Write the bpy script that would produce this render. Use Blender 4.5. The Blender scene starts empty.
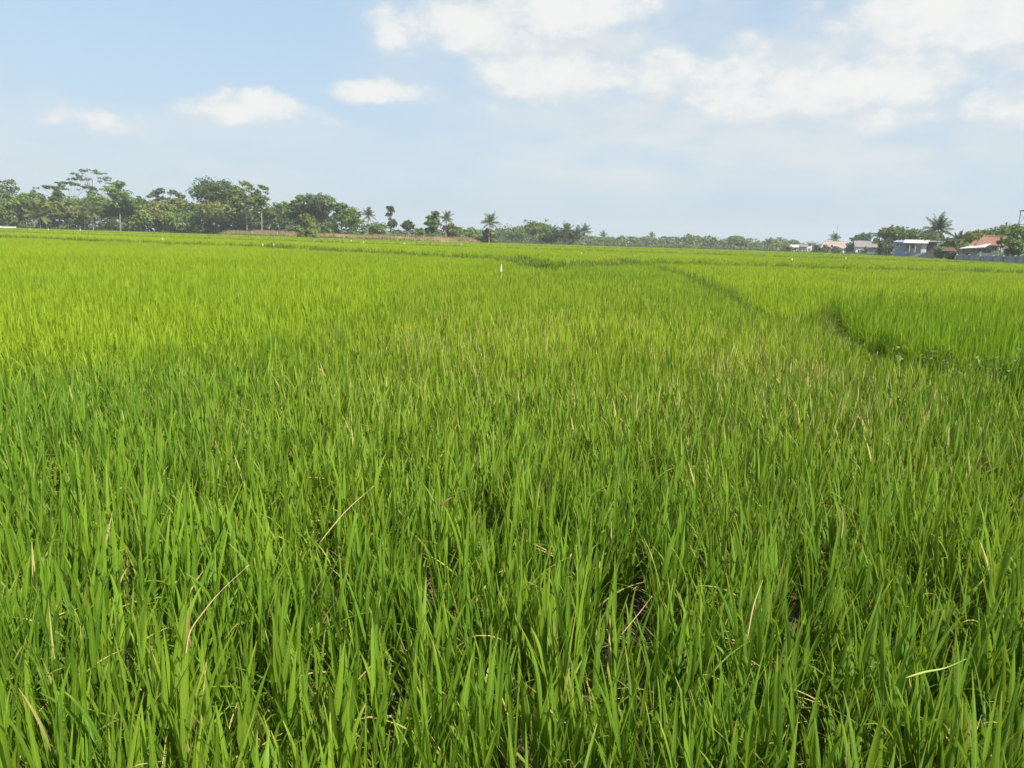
import bpy, math, random
import numpy as np
from mathutils import Vector, Matrix

random.seed(7)
rng = np.random.default_rng(11)
R = math.radians
SC = bpy.context.scene
COL = SC.collection
PI = math.pi

# ------------------------------------------------------------------ camera
F = 760.0                     # focal length in pixels of a 1024 px wide frame
CAM = Vector((0.0, 0.0, 1.44))
PITCH = math.atan(142.8 / F)
ROLL = math.atan(0.031)
fwd = Vector((0, math.cos(PITCH), -math.sin(PITCH)))
r0 = Vector((1, 0, 0))
u0 = Vector((0, math.sin(PITCH), math.cos(PITCH)))
rgt = r0 * math.cos(ROLL) + u0 * math.sin(ROLL)
upv = -r0 * math.sin(ROLL) + u0 * math.cos(ROLL)
cam_d = bpy.data.cameras.new('camera')
cam_d.sensor_width = 36.0
cam_d.lens = 36.0 * F / 1024.0
cam_d.clip_start = 0.02
cam_d.clip_end = 4000
cam = bpy.data.objects.new('camera', cam_d)
COL.objects.link(cam)
m3 = Matrix((rgt, upv, -fwd)).transposed()
cam.matrix_world = Matrix.Translation(CAM) @ m3.to_4x4()
SC.camera = cam


def ray(px, py):
    return fwd + rgt * ((px - 512) / F) + upv * ((384 - py) / F)


def at(px, py, Y):
    """world point seen at pixel (px, py) at forward distance Y"""
    d = ray(px, py)
    return CAM + d * (Y / d.y)


def hy(px):
    return 241.2 + 0.031 * (px - 512)


def gpt(px, py, z=0.61):
    d = ray(px, py)
    return CAM + d * ((z - CAM.z) / d.z)


def base(px, Y):
    p = at(px, hy(px), Y)
    return Vector((p.x, Y, 0.0))


def zat(px, py, Y):
    return at(px, py, Y).z


def mpp(Y):
    return Y / F

# ------------------------------------------------------------------ object helpers


def tag(o, label=None, cat=None, group=None, kind=None):
    if label: o['label'] = label
    if cat: o['category'] = cat
    if group: o['group'] = group
    if kind: o['kind'] = kind
    return o


def empty(name, loc=(0, 0, 0), rz=0.0):
    o = bpy.data.objects.new(name, None)
    o.empty_display_size = 0.3
    o.location = loc
    o.rotation_euler = (0, 0, rz)
    COL.objects.link(o)
    return o


class MB:
    """collects quads, boxes and tubes into one mesh"""

    def __init__(self):
        self.v = []
        self.f = []
        self.smooth = False

    def box(self, a, b):
        x0, y0, z0 = a
        x1, y1, z1 = b
        n = len(self.v)
        self.v += [(x0, y0, z0), (x1, y0, z0), (x1, y1, z0), (x0, y1, z0),
                   (x0, y0, z1), (x1, y0, z1), (x1, y1, z1), (x0, y1, z1)]
        self.f += [tuple(n + i for i in q) for q in
                   ((3, 2, 1, 0), (4, 5, 6, 7), (0, 1, 5, 4), (1, 2, 6, 5), (2, 3, 7, 6), (3, 0, 4, 7))]
        return self

    def prism(self, poly, vec):
        """extrude polygon (3d points) along vec"""
        n = len(self.v)
        k = len(poly)
        self.v += [tuple(p) for p in poly]
        self.v += [tuple(Vector(p) + Vector(vec)) for p in poly]
        self.f.append(tuple(range(n + k - 1, n - 1, -1)))
        self.f.append(tuple(range(n + k, n + 2 * k)))
        for i in range(k):
            j = (i + 1) % k
            self.f.append((n + i, n + j, n + k + j, n + k + i))
        return self

    def tube(self, pts, rads, seg=7):
        pts = [Vector(p) for p in pts]
        n0 = len(self.v)
        for i, p in enumerate(pts):
            a = pts[max(i - 1, 0)]
            b = pts[min(i + 1, len(pts) - 1)]
            d = (b - a).normalized()
            s = d.cross(Vector((0.31, 0.95, 0.02)))
            if s.length < 0.1: s = d.cross(Vector((1, 0, 0)))
            s.normalize()
            t = d.cross(s)
            for k in range(seg):
                an = 2 * PI * k / seg
                q = p + (s * math.cos(an) + t * math.sin(an)) * rads[i]
                self.v.append(tuple(q))
        for i in range(len(pts) - 1):
            for k in range(seg):
                k2 = (k + 1) % seg
                a = n0 + i * seg
                self.f.append((a + k, a + k2, a + seg + k2, a + seg + k))
        self.f.append(tuple(n0 + k for k in range(seg - 1, -1, -1)))
        e = n0 + (len(pts) - 1) * seg
        self.f.append(tuple(e + k for k in range(seg)))
        return self

    def build(self, name, mat, parent=None, smooth=False):
        me = bpy.data.meshes.new(name)
        me.from_pydata(self.v, [], self.f)
        me.materials.append(mat)
        if smooth:
            me.polygons.foreach_set('use_smooth', [True] * len(me.polygons))
        me.update()
        o = bpy.data.objects.new(name, me)
        COL.objects.link(o)
        if parent: o.parent = parent
        return o


def np_mesh(name, V, Q, mat, attrs=None, smooth=False):
    """mesh from numpy vertices (n,3) and quads (m,4)"""
    me = bpy.data.meshes.new(name)
    n, m = len(V), len(Q)
    me.vertices.add(n)
    me.vertices.foreach_set('co', np.asarray(V, np.float32).ravel())
    me.loops.add(m * 4)
    me.loops.foreach_set('vertex_index', np.asarray(Q, np.int32).ravel())
    me.polygons.add(m)
    me.polygons.foreach_set('loop_start', np.arange(0, m * 4, 4, dtype=np.int32))
    try:
        me.polygons.foreach_set('loop_total', np.full(m, 4, dtype=np.int32))
    except Exception:
        pass
    if attrs:
        for k, a in attrs.items():
            at_ = me.attributes.new(k, 'FLOAT', 'POINT')
            at_.data.foreach_set('value', np.asarray(a, np.float32))
    me.materials.append(mat)
    me.update(calc_edges=True)
    if smooth:
        me.polygons.foreach_set('use_smooth', np.ones(m, dtype=bool))
    me.validate()
    return me


def link_mesh(name, me, parent=None):
    o = bpy.data.objects.new(name, me)
    COL.objects.link(o)
    if parent: o.parent = parent
    return o


def vnoise(x, y, seed=0):
    """smooth 2d value noise, 0..1"""
    x = np.asarray(x, float); y = np.asarray(y, float)
    xi = np.floor(x); yi = np.floor(y)
    fx = x - xi; fy = y - yi
    fx = fx * fx * (3 - 2 * fx); fy = fy * fy * (3 - 2 * fy)

    def h(a, b):
        s = np.sin(a * 127.1 + b * 311.7 + seed * 74.7) * 43758.5453
        return s - np.floor(s)
    return (h(xi, yi) * (1 - fx) * (1 - fy) + h(xi + 1, yi) * fx * (1 - fy)
            + h(xi, yi + 1) * (1 - fx) * fy + h(xi + 1, yi + 1) * fx * fy)


def fbm(x, y, seed=0):
    return 0.55 * vnoise(x, y, seed) + 0.3 * vnoise(x * 2.1, y * 2.1, seed + 3) + 0.15 * vnoise(x * 4.3, y * 4.3, seed + 5)

# ------------------------------------------------------------------ node helpers


def new_mat(name):
    m = bpy.data.materials.new(name)
    m.use_nodes = True
    nt = m.node_tree
    nt.nodes.clear()
    out = nt.nodes.new('ShaderNodeOutputMaterial')
    return m, nt, out


def N(nt, t, **kw):
    n = nt.nodes.new(t)
    for k, v in kw.items(): setattr(n, k, v)
    return n


def put(nt, sock, v):
    if isinstance(v, (int, float)): sock.default_value = v
    elif isinstance(v, tuple): sock.default_value = v
    else: nt.links.new(v, sock)


def mth(nt, op, a, b=None, c=None, clamp=False):
    n = N(nt, 'ShaderNodeMath', operation=op, use_clamp=clamp)
    put(nt, n.inputs[0], a)
    if b is not None: put(nt, n.inputs[1], b)
    if c is not None: put(nt, n.inputs[2], c)
    return n.outputs[0]


def mixc(nt, fac, a, b, blend='MIX'):
    n = N(nt, 'ShaderNodeMix', data_type='RGBA', blend_type=blend)
    put(nt, n.inputs[0], fac)
    put(nt, n.inputs[6], a if not isinstance(a, tuple) else (*a[:3], 1))
    put(nt, n.inputs[7], b if not isinstance(b, tuple) else (*b[:3], 1))
    return n.outputs[2]


def smap(nt, v, a, b, lo=0.0, hi=1.0):
    n = N(nt, 'ShaderNodeMapRange', interpolation_type='SMOOTHSTEP')
    put(nt, n.inputs[0], v)
    for i, q in enumerate((a, b, lo, hi)): n.inputs[1 + i].default_value = q
    return n.outputs[0]


def attr(nt, name, kind='GEOMETRY'):
    n = N(nt, 'ShaderNodeAttribute', attribute_name=name, attribute_type=kind)
    return n.outputs['Fac']


def noise(nt, scale, detail=3.0, vec=None, rough=0.55):
    n = N(nt, 'ShaderNodeTexNoise')
    n.inputs['Scale'].default_value = scale
    n.inputs['Detail'].default_value = detail
    n.inputs['Roughness'].default_value = rough
    if vec is not None: nt.links.new(vec, n.inputs['Vector'])
    return n.outputs['Fac']


def geo_pos(nt):
    return N(nt, 'ShaderNodeNewGeometry').outputs['Position']


def obj_pos(nt):
    return N(nt, 'ShaderNodeTexCoord').outputs['Object']


def principled(nt, out, col, rough=0.8, spec=0.3, metal=0.0):
    p = N(nt, 'ShaderNodeBsdfPrincipled')
    put(nt, p.inputs['Base Color'], col if not isinstance(col, tuple) else (*col[:3], 1))
    put(nt, p.inputs['Roughness'], rough)
    p.inputs['Specular IOR Level'].default_value = spec
    p.inputs['Metallic'].default_value = metal
    nt.links.new(p.outputs[0], out.inputs['Surface'])
    return p


def weathered(name, c1, c2, scale=1.5, rough=0.8, bump=0.0, spec=0.3, metal=0.0, c3=None):
    """paint, plaster or metal with patchy wear"""
    m, nt, out = new_mat(name)
    pos = obj_pos(nt)
    f = smap(nt, noise(nt, scale, 5, pos), 0.35, 0.7)
    c = mixc(nt, f, c1, c2)
    if c3:
        g = smap(nt, noise(nt, scale * 3.1, 4, pos), 0.58, 0.72)
        c = mixc(nt, g, c, c3)
    p = principled(nt, out, c, rough, spec, metal)
    if bump:
        b = N(nt, 'ShaderNodeBump')
        b.inputs['Strength'].default_value = bump
        b.inputs['Distance'].default_value = 0.05
        nt.links.new(noise(nt, scale * 9, 4, pos), b.inputs['Height'])
        nt.links.new(b.outputs[0], p.inputs['Normal'])
    return m


def leaf_shader(nt, out, col, trans=0.35, rough=0.5, spec=0.25, tcol=None):
    p = N(nt, 'ShaderNodeBsdfPrincipled')
    put(nt, p.inputs['Base Color'], col)
    p.inputs['Roughness'].default_value = rough
    p.inputs['Specular IOR Level'].default_value = spec
    t = N(nt, 'ShaderNodeBsdfTranslucent')
    put(nt, t.inputs['Color'], tcol if tcol is not None else col)
    mx = N(nt, 'ShaderNodeMixShader')
    mx.inputs[0].default_value = trans
    nt.links.new(p.outputs[0], mx.inputs[1])
    nt.links.new(t.outputs[0], mx.inputs[2])
    nt.links.new(mx.outputs[0], out.inputs['Surface'])


def rice_material(name, dark, light, yellow, tan=(0.50, 0.41, 0.15)):
    m, nt, out = new_mat(name)
    tone = attr(nt, 'tone')
    along = attr(nt, 'along')
    u = attr(nt, 'dry')
    tint = attr(nt, 'tint', 'INSTANCER')
    dryness = attr(nt, 'dryness', 'INSTANCER')
    c = mixc(nt, tone, dark, light)
    c = mixc(nt, mth(nt, 'MULTIPLY', tint, mth(nt, 'ADD', mth(nt, 'MULTIPLY', along, 0.5), 0.5)), c, yellow)
    c = mixc(nt, mth(nt, 'MULTIPLY', attr(nt, 'deep', 'INSTANCER'), 0.8), c, (0.050, 0.125, 0.014))
    # older leaves low on the plant are straw coloured, and tips dry out
    isdry = smap(nt, mth(nt, 'SUBTRACT', dryness, u), 0.0, 0.03)
    tip = mth(nt, 'MULTIPLY', isdry, smap(nt, along, 0.05, 0.75))
    c = mixc(nt, tip, c, tan)
    old = mth(nt, 'MULTIPLY', smap(nt, along, 0.72, 1.0), smap(nt, mth(nt, 'ABSOLUTE', mth(nt, 'SUBTRACT', u, 0.42)), 0.16, 0.05))
    c = mixc(nt, mth(nt, 'MULTIPLY', old, 0.75), c, (0.42, 0.38, 0.08))
    c = mixc(nt, mth(nt, 'MULTIPLY', smap(nt, attr(nt, 'rib'), 0.70, 1.0), 0.5), c, (0.24, 0.36, 0.09))
    stc = N(nt, 'ShaderNodeTexCoord').outputs['Object']
    blot = smap(nt, noise(nt, 38.0, 3, stc), 0.60, 0.72)
    c = mixc(nt, mth(nt, 'MULTIPLY', blot, 0.30), c, (0.26, 0.30, 0.05))
    tc = mixc(nt, 0.5, c, (0.385, 0.525, 0.020))
    tc = mixc(nt, tip, tc, tan)
    leaf_shader(nt, out, c, 0.42, 0.48, 0.16, tc)
    return m


def foliage_material(name, dark, light, trans=0.25):
    m, nt, out = new_mat(name)
    tone = attr(nt, 'tone')
    n = noise(nt, 0.35, 3, obj_pos(nt))
    f = mth(nt, 'ADD', mth(nt, 'MULTIPLY', tone, 0.65), mth(nt, 'MULTIPLY', smap(nt, n, 0.3, 0.7), 0.35))
    c = mixc(nt, f, dark, light)
    leaf_shader(nt, out, c, trans, 0.55, 0.25)
    return m


# ------------------------------------------------------------------ light and sky
SUN_AZ = 138.0      # degrees clockwise from the view direction: behind the camera to the right
SUN_EL = 47.0
sd = Vector((math.sin(R(SUN_AZ)) * math.cos(R(SUN_EL)), math.cos(R(SUN_AZ)) * math.cos(R(SUN_EL)), math.sin(R(SUN_EL))))
sl = bpy.data.lights.new('sun', 'SUN')
sl.energy = 5.0
sl.angle = R(0.5)
sl.color = (1.0, 0.95, 0.87)
so = bpy.data.objects.new('sun', sl)
so.rotation_euler = sd.to_track_quat('Z', 'Y').to_euler()
so.location = (60, -30, 80)
COL.objects.link(so)

W = bpy.data.worlds.new('World')
SC.world = W
W.use_nodes = True
nt = W.node_tree
nt.nodes.clear()
wout = N(nt, 'ShaderNodeOutputWorld')
sky = N(nt, 'ShaderNodeTexSky', sky_type='NISHITA')
sky.sun_disc = False
sky.sun_elevation = R(SUN_EL)
sky.sun_rotation = R(SUN_AZ)
sky.altitude = 50
sky.air_density = 1.15
sky.dust_density = 0.4
sky.ozone_density = 1.3
tc = N(nt, 'ShaderNodeTexCoord').outputs['Generated']
sep = N(nt, 'ShaderNodeSeparateXYZ')
nt.links.new(tc, sep.inputs[0])
az = mth(nt, 'ARCTAN2', sep.outputs[0], sep.outputs[1])
el = mth(nt, 'ARCSINE', sep.outputs[2])


def cloud_noise(scale, off, stretch, detail=6.0, rough=0.6):
    cmb = N(nt, 'ShaderNodeCombineXYZ')
    nt.links.new(az, cmb.inputs[0])
    put(nt, cmb.inputs[1], mth(nt, 'MULTIPLY', el, stretch))
    cmb.inputs[2].default_value = off
    return noise(nt, scale, detail, cmb.outputs[0], rough)


n_big = cloud_noise(7.0, 0.3, 2.2)
n_mid = cloud_noise(24.0, 4.1, 1.6, 8.0, 0.64)
n_veil = cloud_noise(9.0, 2.7, 3.2, 5.0, 0.55)
n_w1 = cloud_noise(13.0, 8.7, 1.3, 5.0, 0.6)
n_w2 = cloud_noise(13.0, 15.2, 1.3, 5.0, 0.6)
azw = mth(nt, 'ADD', az, mth(nt, 'MULTIPLY', mth(nt, 'SUBTRACT', n_w1, 0.5), 0.10))
elw = mth(nt, 'ADD', el, mth(nt, 'MULTIPLY', mth(nt, 'SUBTRACT', n_w2, 0.5), 0.055))


def bank_of(lst, q0, q1):
    dens = None
    for (px, py, rx, ry, s_) in lst:
        d = ray(px, py).normalized()
        a0, e0 = math.atan2(d.x, d.y), math.asin(d.z)
        dx = mth(nt, 'DIVIDE', mth(nt, 'SUBTRACT', azw, a0), rx / F)
        dy = mth(nt, 'DIVIDE', mth(nt, 'SUBTRACT', elw, e0), ry / F)
        # flatter below, heaped above
        q = mth(nt, 'SQRT', mth(nt, 'ADD', mth(nt, 'MULTIPLY', dx, dx), mth(nt, 'MULTIPLY', dy, dy)))
        v = smap(nt, q, q0, q1, 0.0, s_)
        dens = v if dens is None else mth(nt, 'MAXIMUM', dens, v)
    return dens


# cumulus and thin layered cloud over the plain: direction, half width, half height, thickness
CUMULUS = [(391, 26, 26, 24, .8), (470, 27, 68, 28, 1.0), (568, 6, 100, 26, 1.0), (556, 74, 92, 30, 1.0), (510, 50, 50, 18, .6), (610, 40, 50, 20, .5),
           (374, 91, 60, 17, 1.0), (250, 107, 68, 16, .95), (205, 114, 48, 12, .5), (298, 114, 42, 11, .5), (100, 123, 56, 16, .72),
           (662, 74, 48, 26, .85), (735, 90, 60, 40, .82), (850, 87, 112, 28, 1.0), (822, 56, 34, 16, .55), (760, 44, 36, 11, .5),
           (965, 12, 130, 40, 1.0), (1010, 104, 46, 18, .9), (900, 122, 80, 14, .5), (430, 96, 30, 14, .42), (492, 104, 40, 14, .45),
           (1110, 60, 90, 40, .8), (-80, 60, 70, 24, .6), (300, -60, 160, 34, .9), (800, -70, 200, 40, .9)]
VEIL = [(560, 40, 180, 76, .8), (720, 105, 280, 64, .9), (960, 40, 160, 90, .8), (640, 158, 230, 44, .75), (860, 140, 230, 54, .8),
        (960, 185, 160, 30, .35), (90, 150, 220, 44, .5), (240, 130, 150, 26, .4), (230, 180, 160, 24, .35), (480, 170, 200, 30, .3)]
cum = bank_of(CUMULUS, 1.45, 0.1)
det = mth(nt, 'ADD', mth(nt, 'MULTIPLY', mth(nt, 'SUBTRACT', n_mid, 0.5), 1.35), mth(nt, 'MULTIPLY', mth(nt, 'SUBTRACT', n_big, 0.5), 0.3))
dd = mth(nt, 'ADD', cum, mth(nt, 'MULTIPLY', det, mth(nt, 'MINIMUM', mth(nt, 'MULTIPLY', cum, 1.8), 0.7)))
# loose clouds over the rest of the sky
far_out = mth(nt, 'MAXIMUM', smap(nt, mth(nt, 'ABSOLUTE', az), 0.75, 1.0), smap(nt, el, 0.36, 0.5))
dd = mth(nt, 'ADD', dd, mth(nt, 'MULTIPLY', far_out, smap(nt, n_big, 0.45, 0.7, 0.0, 0.8)))
c1 = smap(nt, dd, 0.16, 0.80, 0.0, 0.95)
c2 = mth(nt, 'MULTIPLY', bank_of(VEIL, 1.3, 0.25), smap(nt, n_veil, 0.30, 0.66, 0.40, 1.25))
cov = mth(nt, 'SUBTRACT', 1.0, mth(nt, 'MULTIPLY', mth(nt, 'SUBTRACT', 1.0, c1), mth(nt, 'SUBTRACT', 1.0, c2)))
elp = mth(nt, 'MAXIMUM', el, 0.0)
skyc = N(nt, 'ShaderNodeVectorMath', operation='SCALE')
nt.links.new(sky.outputs[0], skyc.inputs[0])
skyc.inputs['Scale'].default_value = 0.10
blue_f = mth(nt, 'MULTIPLY', mth(nt, 'EXPONENT', mth(nt, 'MULTIPLY', elp, -1.0)), 0.88)
c = mixc(nt, blue_f, skyc.outputs[0], (0.285, 0.380, 0.482))
haze_f = mth(nt, 'MULTIPLY', mth(nt, 'EXPONENT', mth(nt, 'MULTIPLY', elp, -9.0)), 0.95)
c = mixc(nt, haze_f, c, (0.316, 0.365, 0.410))
shade = mth(nt, 'ADD', dd, mth(nt, 'MULTIPLY', mth(nt, 'SUBTRACT', n_mid, 0.5), 0.9))
ccol = mixc(nt, smap(nt, shade, 0.25, 1.05), (0.418, 0.452, 0.474), (0.525, 0.528, 0.52))
c = mixc(nt, cov, c, ccol)
bg = N(nt, 'ShaderNodeBackground')
nt.links.new(c, bg.inputs[0])
bg.inputs[1].default_value = 0.94
nt.links.new(bg.outputs[0], wout.inputs[0])

SC.view_settings.view_transform = 'Standard'
SC.view_settings.look = 'None'
SC.view_settings.exposure = 0.87
SC.view_settings.gamma = 1.0
SC.cycles.max_bounces = 6
SC.cycles.diffuse_bounces = 4
SC.cycles.glossy_bounces = 2
SC.cycles.transmission_bounces = 3
SC.cycles.volume_bounces = 1
SC.cycles.transparent_max_bounces = 4

# ------------------------------------------------------------------ air
hz = MB()
hz.box((-760, -60, -1.5), (760, 1000, 26))
hm, hnt, hout = new_mat('haze_air')
pv = N(hnt, 'ShaderNodeVolumePrincipled')
pv.inputs['Color'].default_value = (0.90, 0.94, 0.98, 1)
pv.inputs['Density'].default_value = 0.00040
pv.inputs['Anisotropy'].default_value = 0.1
hnt.links.new(pv.outputs[0], hout.inputs['Volume'])
tag(hz.build('haze', hm), 'thin pale haze lying over the whole plain', 'haze', kind='stuff')

# ------------------------------------------------------------------ ground and bunds
gm, gnt, gout = new_mat('paddy_mud')
gp = geo_pos(gnt)
g1 = noise(gnt, 0.9, 5, gp)
g2 = noise(gnt, 14.0, 5, gp)
gc = mixc(gnt, smap(gnt, g1, 0.35, 0.7), (0.055, 0.040, 0.024), (0.11, 0.082, 0.045))
gc = mixc(gnt, smap(gnt, g2, 0.55, 0.75), gc, (0.20, 0.15, 0.075))
gpr = principled(gnt, gout, gc, 0.85, 0.25)
gb = N(gnt, 'ShaderNodeBump')
gb.inputs['Strength'].default_value = 0.6
gb.inputs['Distance'].default_value = 0.03
gnt.links.new(g2, gb.inputs['Height'])
gnt.links.new(gb.outputs[0], gpr.inputs['Normal'])
nx = 60
xs = np.linspace(-740, 740, nx); ys = np.linspace(-40, 980, nx)
GX, GY = np.meshgrid(xs, ys)
GV = np.stack([GX.ravel(), GY.ravel(), np.zeros(nx * nx)], 1)
i = np.arange(nx - 1)
a = (i[:, None] * nx + i[None, :]).ravel()
GQ = np.stack([a, a + 1, a + nx + 1, a + nx], 1)
tag(link_mesh('ground', np_mesh('ground', GV, GQ, gm)), 'brown muddy earth of the paddies', 'ground', kind='structure')

soil = weathered('bund_soil', (0.10, 0.085, 0.03), (0.06, 0.075, 0.02), 3.0, 0.9, 0.5, 0.2)
LINE_A = [(9.5, 1.6), (5.4, 4.0), (4.15, 5.6), (3.95, 7.0), (4.1, 9.6), (4.0, 12.2), (4.9, 18.4), (6.0, 27.0), (6.3, 37.0), (6.0, 45.0)]
LINE_B = [(4.15, 9.3), (5.0, 12.0), (6.1, 14.9), (9.0, 16.6), (16.0, 17.6), (30, 18.5)]


def ln(pts, z=0.61):
    return [tuple(gpt(x, y, z).xy) for x, y in pts]


LINE_C = ln([(-260, 227), (0, 236), (130, 241), (270, 245.5), (390, 252), (460, 255.2), (515, 258.2), (545, 264)]) + \
    ln([(585, 262.5), (640, 261)]) + [(24, 44), (60, 46)]
LINE_L = [(-6.5, 4.4), (-3.6, 5.3), (-2.9, 6.2), (-2.5, 9.0), (-2.1, 13.5), (-1.3, 20), (-0.4, 30), (1.0, 39)]
LINE_E = [(-110, 92), (-60, 95), (-25, 90), (0, 88), (30, 86), (80, 88)]
LINE_G = [(-160, 140), (-70, 132), (-20, 128), (30, 135), (120, 130)]


def ridge(name, line, w, h, mat):
    V = []; Q = []
    L = [Vector((x, y, 0)) for x, y in line]
    P = []
    for p, q in zip(L[:-1], L[1:]):
        n = max(2, int((q - p).length / max(0.4, p.y * 0.03)))
        for k in range(n): P.append(p.lerp(q, k / n))
    P.append(L[-1])
    prof = [(-1.0, -0.02), (-0.6, 0.6), (-0.25, 0.97), (0.25, 1.0), (0.6, 0.65), (1.0, -0.02)]
    for i_, p in enumerate(P):
        d = (P[min(i_ + 1, len(P) - 1)] - P[max(i_ - 1, 0)]).normalized()
        s = Vector((d.y, -d.x, 0))
        for (a_, b_) in prof:
            j = 1 + 0.25 * (random.random() - 0.5)
            q = p + s * (a_ * w * j)
            V.append((q.x, q.y, b_ * h * j if b_ > 0 else -0.02))
    k = len(prof)
    for i_ in range(len(P) - 1):
        for j in range(k - 1):
            a_ = i_ * k + j
            Q.append((a_, a_ + 1, a_ + k + 1, a_ + k))
    o = link_mesh(name, np_mesh(name, np.array(V), np.array(Q), mat, smooth=True))
    return o


tag(ridge('field_path', LINE_A, 0.22, 0.22, soil), 'low earth bund running away between the paddies on the right', 'path', kind='structure')
tag(ridge('field_path', LINE_B, 0.22, 0.22, soil), 'low earth bund along the darker paddy on the right', 'path', kind='structure')
tag(ridge('field_path', LINE_C, 0.4, 0.3, soil), 'earth bund crossing the field in the distance', 'path', kind='structure')

# ------------------------------------------------------------------ rice


def leaves(n, bx, by, bz, azm, tilt, curve, length, width, seg, fold, twist, r):
    """n blades as quad strips; returns V, Q, along, index of the leaf of each vertex"""
    across = 3 if fold else 2
    t = np.linspace(0, 1, seg + 1)
    th = tilt[:, None] + curve[:, None] * (t[None, :] ** 1.6)
    ds = length[:, None] / seg
    hx = np.concatenate([np.zeros((n, 1)), np.cumsum(np.sin(th[:, :-1]) * ds, 1)], 1)
    hz_ = np.concatenate([np.zeros((n, 1)), np.cumsum(np.cos(th[:, :-1]) * ds, 1)], 1)
    ca, sa = np.cos(azm)[:, None], np.sin(azm)[:, None]
    cx = bx[:, None] + hx * ca
    cy = by[:, None] + hx * sa
    cz = bz[:, None] + hz_
    wp = np.minimum(0.55 + 1.6 * t, 1.0) * np.clip(1.25 * (1 - t), 0.03, 1.0) ** 0.75
    hw = width[:, None] * 0.5 * wp[None, :]
    tw = twist[:, None] * (0.4 + 0.6 * t[None, :])
    # side vector: horizontal, turned by the twist about the blade
    sx0, sy0 = -sa, ca
    nxv, nyv, nzv = np.cos(th) * ca, np.cos(th) * sa, -np.sin(th)
    sx = sx0 * np.cos(tw) + nxv * np.sin(tw)
    sy = sy0 * np.cos(tw) + nyv * np.sin(tw)
    sz = nzv * np.sin(tw)
    C = np.stack([cx, cy, cz], -1)
    S = np.stack([sx, sy, sz], -1)
    Nn = np.stack([nxv * np.cos(tw) - sx0 * np.sin(tw), nyv * np.cos(tw) - sy0 * np.sin(tw), nzv * np.cos(tw)], -1)
    rows = []
    for k in range(across):
        o = (k / (across - 1)) * 2 - 1
        P = C + S * (o * hw)[..., None]
        if fold and k == 1: P = P - Nn * (hw * 0.35)[..., None]
        rows.append(P)
    V = np.stack(rows, 2)                       # n, seg+1, across, 3
    al = np.broadcast_to(t[None, :, None], V.shape[:3])
    idx = np.broadcast_to(np.arange(n)[:, None, None], V.shape[:3])
    per = (seg + 1) * across
    s_ = np.arange(seg)[:, None]; a_ = np.arange(across - 1)[None, :]
    q0 = (s_ * across + a_).ravel()
    q = np.stack([q0, q0 + 1, q0 + across + 1, q0 + across], 1)
    Q = (np.arange(n) * per)[:, None, None] + q[None]
    global LAST_ACROSS
    ac = np.abs(np.linspace(-1, 1, across))
    LAST_ACROSS = np.broadcast_to(ac[None, None, :], V.shape[:3]).ravel()
    return V.reshape(-1, 3), Q.reshape(-1, 4), al.ravel(), idx.ravel()


def clump(r, tillers, seg, fold, wmul=1.0, spread=0.07, droop=1.0, lmul=None):
    lmul = lmul or (1.0 if fold else 0.84)
    B = {k: [] for k in ('x', 'y', 'z', 'az', 'ti', 'cu', 'le', 'wi', 'tw', 'tone', 'dry')}

    def add(**k):
        for q in B: B[q].append(k[q])
    for _ in range(tillers):
        a = r.uniform(0, 2 * PI); d = spread * math.sqrt(r.uniform(0, 1))
        x, y = d * math.cos(a), d * math.sin(a)
        la = a + r.normal(0, 0.8)               # lean outwards
        lt = abs(r.normal(0.08, 0.07))
        H = r.uniform(0.30, 0.58) + (0.04 if lmul < 1 else 0)
        ht = r.uniform(0, 1)
        # culm
        add(x=x, y=y, z=0.0, az=la, ti=lt, cu=0.02, le=H + 0.06, wi=0.007 * wmul, tw=r.uniform(-1, 1), tone=ht * 0.6 + 0.2, dry=1.0)
        nl = r.integers(4, 7)
        for k in range(nl):
            f = 0.25 + 0.75 * (k + 1) / nl
            hx = math.sin(lt) * H * f
            top = k == nl - 1
            add(x=x + hx * math.cos(la), y=y + hx * math.sin(la), z=H * f,
                az=la + r.normal(0, 0.5) + (k % 2) * PI * (r.uniform() < 0.75),
                ti=abs(r.normal(0.07 if top else 0.18, 0.09)),
                cu=abs(r.normal(0.12 if top else 0.26, 0.20)) * droop * (2.8 if r.uniform() < 0.12 else 1),
                le=lmul * r.uniform(0.17, 0.34) * (0.95 if top else 1.0), wi=r.uniform(0.0135, 0.0215) * wmul,
                tw=r.normal(0, 0.7), tone=np.clip(ht * 0.5 + r.uniform(0, 0.6) + (0.1 if top else -0.1), 0, 1),
                dry=r.uniform(0.0, 1.0) + (0.25 if top else 0.0))
        if r.uniform() < 0.8:                  # a dead leaf low down
            add(x=x, y=y, z=r.uniform(0.10, 0.38), az=r.uniform(0, 2 * PI), ti=r.uniform(0.5, 1.1), cu=r.uniform(0.4, 1.4), le=r.uniform(0.2, 0.35),
                wi=0.008 * wmul, tw=r.normal(0, 1.0), tone=0.5, dry=-0.2 if r.uniform() < 0.6 else 0.3)
    A = {k: np.array(v, float) for k, v in B.items()}
    n = len(A['x'])
    V, Q, al, idx = leaves(n, A['x'], A['y'], A['z'], A['az'], A['ti'], A['cu'], A['le'], A['wi'], seg, fold, A['tw'], r)
    return V, Q, al, A['tone'][idx], A['dry'][idx]


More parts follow.
